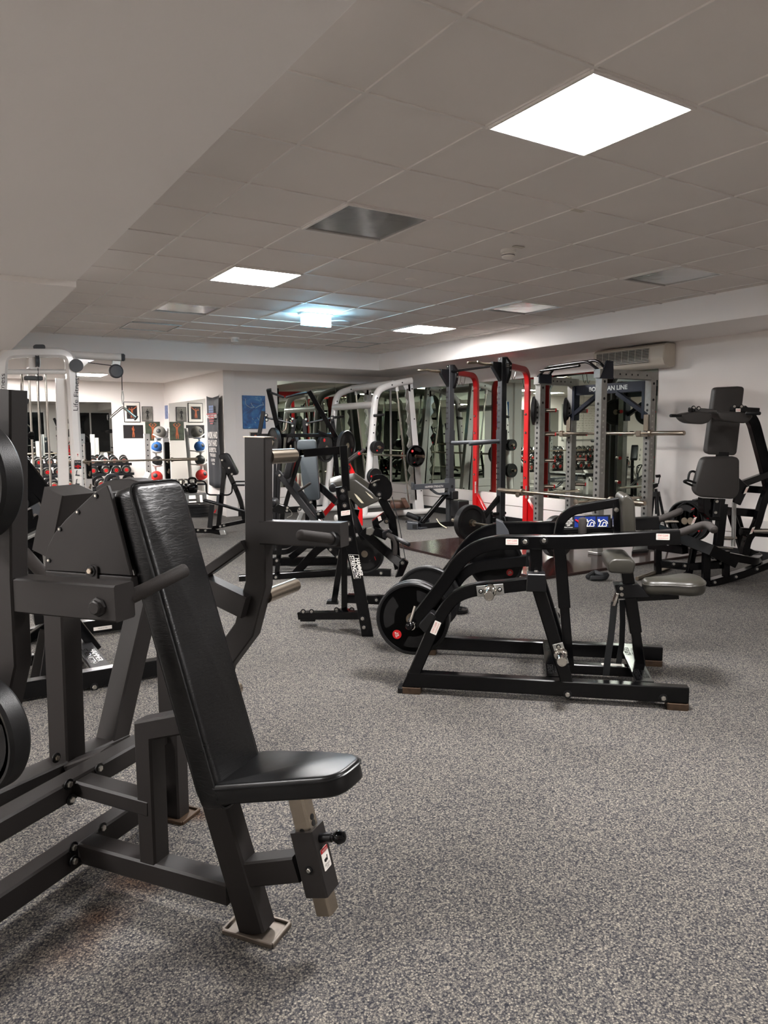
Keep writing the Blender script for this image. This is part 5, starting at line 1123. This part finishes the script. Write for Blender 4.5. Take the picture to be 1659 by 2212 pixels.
x0, x1 = bq(189, 1000).x, bq(359, 1000).x
for x in (x0, x1): part('base_tube', MB().sweep([(x, yb-.1, .05), (x, yb+.7, .05)], .1, .08, AX, .01), 'white', br)
part('brace', MB().sweep([bq(305, 1052, yb+.3), bq(321, 1022, yb+.45)], .05, .09, FH, .006), 'white', br)
part('cross_tube', MB().sweep([(x0, yb+.3, .08), (x1, yb+.3, .08)], .08, .08, AY, .01), 'white', br)
part('bench_pad', MB().box(((x0+x1)/2-.2, yb-.55, .43), .3, 1.15, .07, .02), 'satin', br); part('bench_leg', MB().sweep([((x0+x1)/2-.2, yb-1.0, 0), ((x0+x1)/2-.2, yb-1.0, .4)], .08, .08, AX).sweep([((x0+x1)/2-.2, yb-1.05, .36), ((x0+x1)/2-.2, yb+.3, .36)], .08, .06, AX), 'white', br)
part('lift_handle', MB().sweep(arc([bq(224, 1048, yb-1.1), bq(231, 1026, yb-1.1), bq(254, 1025, yb-1.1), bq(259, 1046, yb-1.1)], .05), .05, .03, AY, .004), 'plastic', br)
barbell(((x0+x1)/2+.0, yb-.155, bq(280, 995, yb-.155).z), AX, 'dark barbell lying in the hooks of the white bench press rack')
# ================= dumbbell rack on the alcove back wall
dr = thing('dumbbell_rack', 'white three-tier dumbbell rack along the alcove back wall', 'dumbbell rack', (.1, 14.6, 0))
tiers = [(.905, 14.74), (.722, 14.58), (.455, 14.36)]
X0_, X1_ = -2.75, 3.42
for z, y in tiers:
    part('shelf', MB().sweep([(X0_, y-.13, z-.105), (X1_, y-.13, z-.105)], .05, .04, AZ).sweep([(X0_, y+.13, z-.085), (X1_, y+.13, z-.085)], .05, .04, AZ), 'satin', dr)
for x in (X0_, -.9, .95, 3.0): part('frame_leg', MB().sweep([(x, 14.2, 0), (x, 14.9, 1.0)], .06, .08, AX).sweep([(x, 14.2, .04), (x, 14.95, .04)], .06, .08, AX), 'white', dr)
part('rail_label', MB().box((.38, 14.325, .915), .3, .004, .05, 0), 'plastic', dr)
def db_proto(R, Ln):
    r = thing('dumbbell', 'd', 'dumbbell', (0, 0, 0))
    part('handle', MB().pipe([(0, -Ln*.3, 0), (0, Ln*.3, 0)], .016, 10), 'chrome', r)
    for s in (-1, 1):
        h = part('head', MB().lathe((0, s*Ln*.22, 0), AY*s, [(.02, 0), (R*.9, 0), (R, .012), (R, Ln*.2), (R*.9, Ln*.26), (.001, Ln*.262)], 16), 'rubber', r)
        part('steel_band', MB().lathe((0, s*Ln*.22, 0), AY*s, [(R*1.005, .03), (R*1.01, .032), (R*1.01, Ln*.16), (R*1.005, Ln*.162)], 16), 'chrome', h)
        part('end_ring', MB().lathe((0, s*(Ln*.22+Ln*.262), 0), AY*s, [(R*.62, 0), (R*.6, .003), (R*.5, .003), (R*.48, .0)], 16), 'bar', h)
        part('red_print', MB().lathe((0, s*(Ln*.22+Ln*.262), 0), AY*s, [(R*.36, 0), (R*.34, .002), (R*.16, .002), (R*.16, 0)], 12), 'badge', h)
    return r
names = ['upper', 'middle', 'lower']
for ti, ((z, y), (R, Ln)) in enumerate(zip(tiers, ((.075, .28), (.088, .33), (.115, .40)))):
    pitch = (.19, .2, .27)[ti]; n = int((X1_-X0_-.1)/pitch); first = None
    for i in range(n):
        x = X1_-.12-i*pitch; lab = f'black dumbbell with red end print on the {names[ti]} tier of the alcove rack'; gp = f'dumbbells on the {names[ti]} tier'
        mw = M.Translation((x, y, z-.09+R)) @ M.Rotation(math.radians(-8+(i % 3)*5), 4, 'Z') @ M.Rotation(math.radians(9), 4, 'X') @ M.Rotation(i*.9, 4, 'Y')
        if first is None: first = db_proto(R, Ln); first.matrix_world = mw; first['label'] = lab; first['group'] = gp
        else: dup(first, mw, lab, gp)
# whiteboard beside the mirror, left of the view
wb = thing('whiteboard', 'whiteboard with handwritten notes on the alcove back wall, seen in the mirror', 'whiteboard', (-1.55, YA, 1.15))
part('board', MB().box((-1.55, YA-.012, 1.65), 1.9, .02, 1.0, .004), 'sticker', wb)
fm = MB()
for zz_ in (1.15, 2.15): fm.box((-1.55, YA-.015, zz_), 1.94, .03, .03, .003)
for xx in (-2.51, -.59): fm.box((xx, YA-.015, 1.65), .03, .03, 1.03, .003)
part('frame', fm, 'silver', wb); wr = MB(); rr = random.Random(3)
for k in range(12):
    x = -.72; z = 2.05-.07*k
    while x > -2.4+rr.random()*.7:
        ln_ = .05+rr.random()*.12; pts = [V((x-ln_*t/8, YA-.0235, z+.012*rr.uniform(-1, 1))) for t in range(9)]; wr.pipe(pts, .0022, 4); x -= ln_+.05
part('handwriting', wr, 'blackink', wb)
# ================= posters
pho_skin = mat('print_skin', 'b4613c', .6, var=.15, vscale=30); pho_gray = mat('print_grey', '77746e', .6, var=.5, vscale=9); pho_dark = mat('print_dark', '191416', .5, var=.4, vscale=6); pho_green = mat('print_green', '3f4638', .6, var=.5, vscale=12)
def figure(par, o, xv, yv, m_, arms, lean=0, sc=1):
    """a plain standing figure printed on a picture"""
    o, xv, yv = V(o), V(xv), V(yv); n = xv.cross(yv).normalized(); S = xv.length*.075*sc
    q = lambda a, b: o+xv*(.5+(a-.5)*sc)+yv*b+n*.002
    mb = MB()
    fl_ = lambda pts, r: mb.prism([p for p in strip(pts, r)], n*.0008)
    def strip(pts, rs):
        ps = [q(*p) for p in pts]; l, r_ = [], []
        for i, p in enumerate(ps):
            t = (ps[min(i+1, len(ps)-1)]-ps[max(0, i-1)]).normalized(); s = n.cross(t)*S*rs[i]; l.append(p+s); r_.append(p-s)
        return l+r_[::-1]
    fl_([(.5, .42), (.5, .55), (.5, .74)], [1.1, 1.0, 1.7])
    fl_([(.47, .44), (.42, .26), (.41, .08)], [.9, .75, .45]); fl_([(.53, .44), (.58, .26), (.57, .08)], [.9, .75, .45])
    for a in arms: fl_(a, [.55, .6, .35][:len(a)])
    mb.prism([q(.5+.055*math.cos(2*PI*k/14), .82+.055*math.sin(2*PI*k/14)*xv.length/yv.length*1.15) for k in range(14)], n*.0008)
    return part('figure', mb, m_, par)
def poster(px0, py0, px1, py1, label, bg, frame=None, inset=None, **k):
    Yp = YA-.0005; a = onY(px0, py1, Yp); b = onY(px1, py1, Yp); t = onY(px0, py0, Yp); W_, H_ = b.x-a.x, t.z-a.z
    r = thing('framed_poster' if frame else 'poster', label, 'poster', a)
    if frame:
        part('frame', MB().prism([a, b, b+AZ*H_, a+AZ*H_], -AY*.018, .003), frame, r); a = a+V((W_*.04, -.0185, H_*.03)); W_ *= .92; H_ *= .94
    sh_ = part('print', MB().prism([a, a+AX*W_, a+AX*W_+AZ*H_, a+AZ*H_], -AY*.003), 'sticker' if inset else bg, r)
    o = a-AY*.004
    if inset:
        i0, i1, j0, j1 = inset; o = o+AX*W_*i0+AZ*H_*j0; W_, H_ = W_*(i1-i0), H_*(j1-j0); part('photo', MB().prism([o, o+AX*W_, o+AX*W_+AZ*H_, o+AZ*H_], -AY*.001), bg, sh_)
        o = o-AY*.0012
    return r, o, AX*W_, AZ*H_
r, o, xv, yv = poster(268, 868, 303, 912, 'framed white poster with an orange posing figure, top left of the posters', pho_dark, 'blackink', (.14, .84, .14, .84))
figure(r, o, xv, yv, pho_skin, [[(.38, .73), (.2, .7), (.28, .84)], [(.62, .73), (.8, .82), (.98, .96)]])
r, o, xv, yv = poster(307, 878, 330, 910, 'small black-and-white framed photo beside the white poster', pho_gray, 'blackink')
figure(r, o, xv, yv, 'blackink', [[(.4, .72), (.3, .6), (.45, .5)], [(.6, .7), (.7, .58), (.55, .5)]], sc=.8)
r, o, xv, yv = poster(267, 918, 310, 947, 'wide dark photo print of a seated figure, below the white poster', pho_dark)
figure(r, o, xv, yv, pho_skin, [[(.45, .74), (.38, .62), (.36, .8)], [(.55, .74), (.6, .6), (.5, .55)]], sc=.45)
r, o, xv, yv = poster(315, 911, 347, 952, 'tall green photo print of a flexing figure, behind the grey ball', pho_green)
figure(r, o, xv, yv, pho_skin, [[(.38, .74), (.2, .84), (.4, .93)], [(.62, .74), (.8, .84), (.6, .93)]], sc=.8)
def side_print(px0, py0, px1, py1, label, m_, name='paper_notice', lines=0):
    a = onX(px0, py1, 4.22); b = onX(px1, py1, 4.215); t = onX(px0, py0, 4.215); y0, y1 = a.y, b.y
    s = single(name, MB().prism([(4.2198, y0, a.z), (4.2198, y1, a.z), (4.2198, y1, t.z), (4.2198, y0, t.z)], (-.003, 0, 0)), m_, label, 'notice'); ORG[s.name] = s.location.copy()
    mb = MB(); rr = random.Random(px0)
    for k in range(lines): mb.box((4.2162, (y0+y1)/2+rr.uniform(-.03, .03), t.z-(t.z-a.z)*(k+1)/(lines+1)), .001, abs(y1-y0)*rr.uniform(.4, .75), .008, 0)
    if lines: part('print_lines', mb, 'blackink', s)
side_print(357, 876, 363, 905, 'small blue notice high on the alcove side wall', pho_gray if 0 else mat('print_blue', '7380a6', .6, var=.3, vscale=20), lines=0)
side_print(366, 893, 372, 923, 'narrow dark red notice beside the alcove corner', mat('print_maroon', '6d3640', .6, var=.4, vscale=20))
side_print(356, 926, 372, 985, 'tall white sheet with small print beside the ball rack', 'sticker', lines=14)
# banner
bx = 4.19; b0, b1 = onX(447, 856, bx), onX(486, 850, bx); zbot = onX(450, 1046, bx).z
ya, yb2 = b0.y, 11.63; bn = thing('banner', 'dark hanging banner with white slogan and a red and blue emblem', 'banner', (bx, (ya+yb2)/2, zbot))
mb = MB(); nn, mm = 24, 18; vs = []
for j in range(mm+1):
    for i in range(nn+1):
        t, s = i/nn, j/mm
        vs.append((bx-.01-.035*(.5+.5*math.sin(t*13+s*2))*t-.02*math.sin(s*5)*t, ya+(yb2-ya)*t, b0.z-.04*math.sin(PI*t)+(zbot-b0.z)*s))
mb.add(vs, [(j*(nn+1)+i, j*(nn+1)+i+1, (j+1)*(nn+1)+i+1, (j+1)*(nn+1)+i) for j in range(mm) for i in range(nn)])
cl = part('cloth', mb, mat('banner_cloth', '2b2d33', .6, bump=.1, bscale=30), bn, ang=80)
sm_ = cl.modifiers.new('s', 'SOLIDIFY'); sm_.thickness = .004
zt_ = b0.z; hh = zt_-zbot; wy = ya-yb2
def bt(s, f0, f1, y_, h_, m_='whiteink', fat=.02):
    letters(s, (bx-.062, ya-wy*f0, zt_-hh*(y_+h_)), (0, -wy*(f1-f0), 0), AZ*hh*h_, cl, m_, fat=fat)
bt('BIG HOMIES', .2, .92, .215, .035); bt('WORK HARD', .25, .92, .40, .075); bt('PLAY HARD', .28, .88, .49, .07); bt('BE RESPECTFUL', .32, .82, .575, .05); bt('TROUBLE', .36, .76, .64, .035); bt('COFFEE', .42, .7, .70, .028); bt('TEAM', .48, .66, .745, .02)
em = MB()
for k in range(3):
    for i in range(3):
        c = V((bx-.064, ya-wy*(.42+.11*i), zt_-hh*(.125+.028*k))); em.box(c, .001, .05, .035, 0)
part('emblem_stars', em, mat('print_star_blue', '6f86b4', .6), cl)
em = MB()
for k, (f0, f1) in enumerate(((.2, .9), (.32, .76), (.35, .73), (.38, .70), (.44, .64))): em.box(V((bx-.0635, ya-wy*(f0+f1)/2, zt_-hh*(.205+.026*k))), .001, wy*(f1-f0), .02, 0)
part('emblem_bars', em, mat('print_red', 'a8444a', .6), cl)
# ================= ball rack and kettlebells
Bk = lambda px, py, d=14.1: atD(px, py, d)
bk_ = thing('ball_rack', 'white A-frame rack with four medicine balls in the alcove corner', 'ball rack', onZ(345, 1089, 0))
part('frame_pole', MB().pipe([Bk(360, 925, 14.2), Bk(352, 1090, 14.2)], .035, 12).pipe([Bk(337, 945, 14.0), Bk(332, 1090, 14.0)], .028, 12), 'white', bk_)
for px, py, R, m_, l in ((345, 934, .118, mat('grey_ball', '7c7871', .6, bump=.05), 'grey medicine ball on the top shelf of the ball rack'), (339, 966, .105, mat('blue_ball', '2a5d9c', .55), 'blue medicine ball on the second shelf of the ball rack'),
                         (340, 996, .10, 'rubber', 'black medicine ball on the third shelf of the ball rack'), (338, 1030, .115, mat('red_ball', 'cc241e', .5), 'red medicine ball on the lowest shelf of the ball rack')):
    c = Bk(px, py, 14.0)
    part('tray', MB().pipe(arc([Bk(px-15, py+4, 13.9), Bk(px, py+12, 13.9), Bk(px+18, py+8, 14.2)], .1), .012, 8).lathe(c-AZ*(R+.004), AZ, [(.001, -.008), (.06, -.006), (.10, .02), (.10, .026), (.06, .0), (.001, -.002)], 18), 'white', bk_)
    r = thing('medicine_ball', l, 'medicine ball', c, 'medicine balls on the rack'); part('ball', MB().ball(c, R), m_, r, ang=60)
    dv = (EYE-c).normalized(); dv = (dv+AZ*.25-RH*.2).normalized(); part('logo_patch', MB().lathe(c+dv*(R-.008), dv, [(R*.38, 0), (R*.3, .006), (.001, .009)], 16), 'blackink', r)
ty = 12.35; tq = lambda px, py, y=ty: onY(px, py, y)
st = thing('step_bench', 'silver metal step bench holding the kettlebells', 'step bench', (tq(410, 1095).x, ty, 0))
za = tq(410, 1064).z
part('top', MB().prism(rpoly([V((tq(388, 1064).x, ty-.2, za)), V((tq(441, 1064).x, ty-.2, za)), V((tq(441, 1064).x, ty+.25, za)), V((tq(388, 1064).x, ty+.25, za))], .03), AZ*-.035, .006), 'silver', st)
for px in (397, 434):
    for dy in (-.17, .2): part('leg', MB().sweep([(tq(px, 1066).x, ty+dy, za-.02), (tq(px+(-3 if px < 410 else 3), 1066).x, ty+dy, .0)], .07, .06, AY, .01), 'silver', st)
part('cross_tube', MB().pipe([V((tq(397, 1066).x, ty-.17, .12)), V((tq(434, 1066).x, ty-.17, .12))], .025, 12).pipe([V((tq(397, 1066).x, ty+.2, .22)), V((tq(434, 1066).x, ty+.2, .22))], .02, 12), 'silver', st)
def kettle(c, R, label, stripe=False):
    c = V(c); r = thing('kettlebell', label, 'kettlebell', c, 'kettlebells on the step bench'); b = c+AZ*R*.92
    part('bell', MB().lathe(c, AZ, [(R*.5, 0), (R*.75, R*.08), (R, R*.85), (R*.9, R*1.35), (R*.45, R*1.75), (.001, R*1.8)], 22), 'black', r, ang=60)
    part('handle', MB().pipe(arc([b+V((-R*.5, 0, R*.5)), b+V((-R*.72, 0, R*1.5)), b+V((0, 0, R*1.72)), b+V((R*.72, 0, R*1.5)), b+V((R*.5, 0, R*.5))], R*.5, 6), R*.19, 10), 'chrome' if not stripe else 'black', r)
    if stripe: part('stripe', MB().lathe(c+AZ*R*.95-RH*R*.55-AY*R*.55, V((-RH.x-.2, -1, .2)), [(R*.45, 0), (R*.3, R*.28), (.3*R, R*.3)], 14), mat('lime', 'b4d82a', .5), r)
for i, (px, R, dy, l, s) in enumerate(((380, .085, .12, 'kettlebell farthest left on the step bench', 0), (391, .09, -.06, 'kettlebell second from left on the step bench', 0), (401, .085, .14, 'kettlebell at the back middle of the step bench', 0), (416, .098, -.08, 'black kettlebell with a lime stripe on the step bench', 1))):
    p = onY(px, 1060, ty+dy); kettle((p.x, ty+dy, za), R, l, s)
r = thing('bumper_stack', 'x', 'weight plate', (0, 0, 0)); bpy.data.objects.remove(r)
for k in range(4): plate('bumper', .225, .05, (tq(425, 1100, 12.0).x, 11.98, .03+.052*k), AZ, f'{("lowest", "second", "third", "topmost")[k]} black plate of the flat stack beside the step bench', 'flat stack of plates by the alcove')
# ================= pictures on the far wall
pn = bpy.data.materials.new('blue_painting'); pn.use_nodes = True; nt = pn.node_tree; bs = nt.nodes['Principled BSDF']; bs.inputs['Roughness'].default_value = .4
tc = nt.nodes.new('ShaderNodeTexCoord'); no = nt.nodes.new('ShaderNodeTexNoise'); no.inputs['Scale'].default_value = 5; no.inputs['Detail'].default_value = 6; no.inputs['Distortion'].default_value = 2.2
cr = nt.nodes.new('ShaderNodeValToRGB'); e = cr.color_ramp.elements; e[0].position = .36; e[0].color = lin('0d3f72'); e[1].position = .8; e[1].color = lin('b9cfd6')
for p_, c_ in ((.5, '1a5f9c'), (.6, '2a6ca4'), (.66, '5f94ba')): x_ = e.new(p_); x_.color = lin(c_)
nt.links.new(tc.outputs['Object'], no.inputs['Vector']); nt.links.new(no.outputs['Fac'], cr.inputs[0]); nt.links.new(cr.outputs[0], bs.inputs['Base Color'])
a, b, t = onY(525.5, 926, YF-.02), onY(574, 926, YF-.02), onY(525, 854, YF-.02)
pt = thing('painting', 'blue abstract canvas painting with white strokes on the far wall', 'painting', a)
part('canvas', MB().prism([(a.x, YF-.002, a.z), (b.x, YF-.002, a.z), (b.x, YF-.002, t.z), (a.x, YF-.002, t.z)], -AY*.025, .002), pn, pt)
wv = MB(); W_, H_ = b.x-a.x, t.z-a.z; q = lambda u_, v_: V((a.x+W_*u_, YF-.029, a.z+H_*v_))
for pts in ([(.12, .9), (.1, .75), (.2, .68), (.38, .62), (.5, .66)], [(.36, .78), (.4, .7), (.5, .64)], [(.55, .62), (.68, .68), (.8, .72), (.94, .72)], [(.88, .8), (.92, .72)], [(.4, .32), (.44, .26)], [(.62, .34), (.7, .26)], [(.5, .2), (.56, .17)]): wv.pipe(arc([q(*p) for p in pts], .05, 3), .0035, 6)
part('paint_stroke', wv, mat('pale_paint', 'a9bcc0', .5), pt)
a, b, t = onY(540, 950, YF-.02), onY(558, 950, YF-.02), onY(540, 933, YF-.02)
pf = thing('framed_photo', 'small dark framed photo below the blue painting', 'photo', a)
part('frame', MB().prism([(a.x, YF-.002, a.z), (b.x, YF-.002, a.z), (b.x, YF-.002, t.z), (a.x, YF-.002, t.z)], -AY*.015, .002), 'cream', pf)
part('print', MB().prism([(a.x+.012, YF-.017, a.z+.012), (b.x-.012, YF-.017, a.z+.012), (b.x-.012, YF-.017, t.z-.012), (a.x+.012, YF-.017, t.z-.012)], -AY*.002), pho_dark, pf)
part('faces', MB().lathe((b.x-.05, YF-.0192, a.z+.06), -AY, [(.022, 0), (.02, .001), (.001, .001)], 14).lathe((a.x+.04, YF-.0192, a.z+.04), -AY, [(.02, 0), (.018, .001), (.001, .001)], 14), pho_skin, pf)
# ================= dark glazing behind the viewer
gl = mat('night_glass', '0a0c10', .03, 0, .6)
for i in range(4):
    x0_ = XL+.55+i*2.6
    w_ = thing(f'window_{i+1}', None, None, (x0_+1.05, YB, .35)); w_['kind'] = 'structure'; del w_
    w_ = [o for o in bpy.data.objects if o.name == f'window_{i+1}'][0]
    part('pane', MB().box((x0_+.8, YB+.006, 1.35), 1.6, .01, 1.95, 0), gl, w_)
    f = MB()
    for xx in (x0_, x0_+.8, x0_+1.6): f.box((xx, YB+.02, 1.35), .06, .04, 2.02, .004)
    for zz_ in (.36, 2.34): f.box((x0_+.8, YB+.02, zz_), 1.6, .04, .06, .004)
    part('frame', f, 'white', w_)
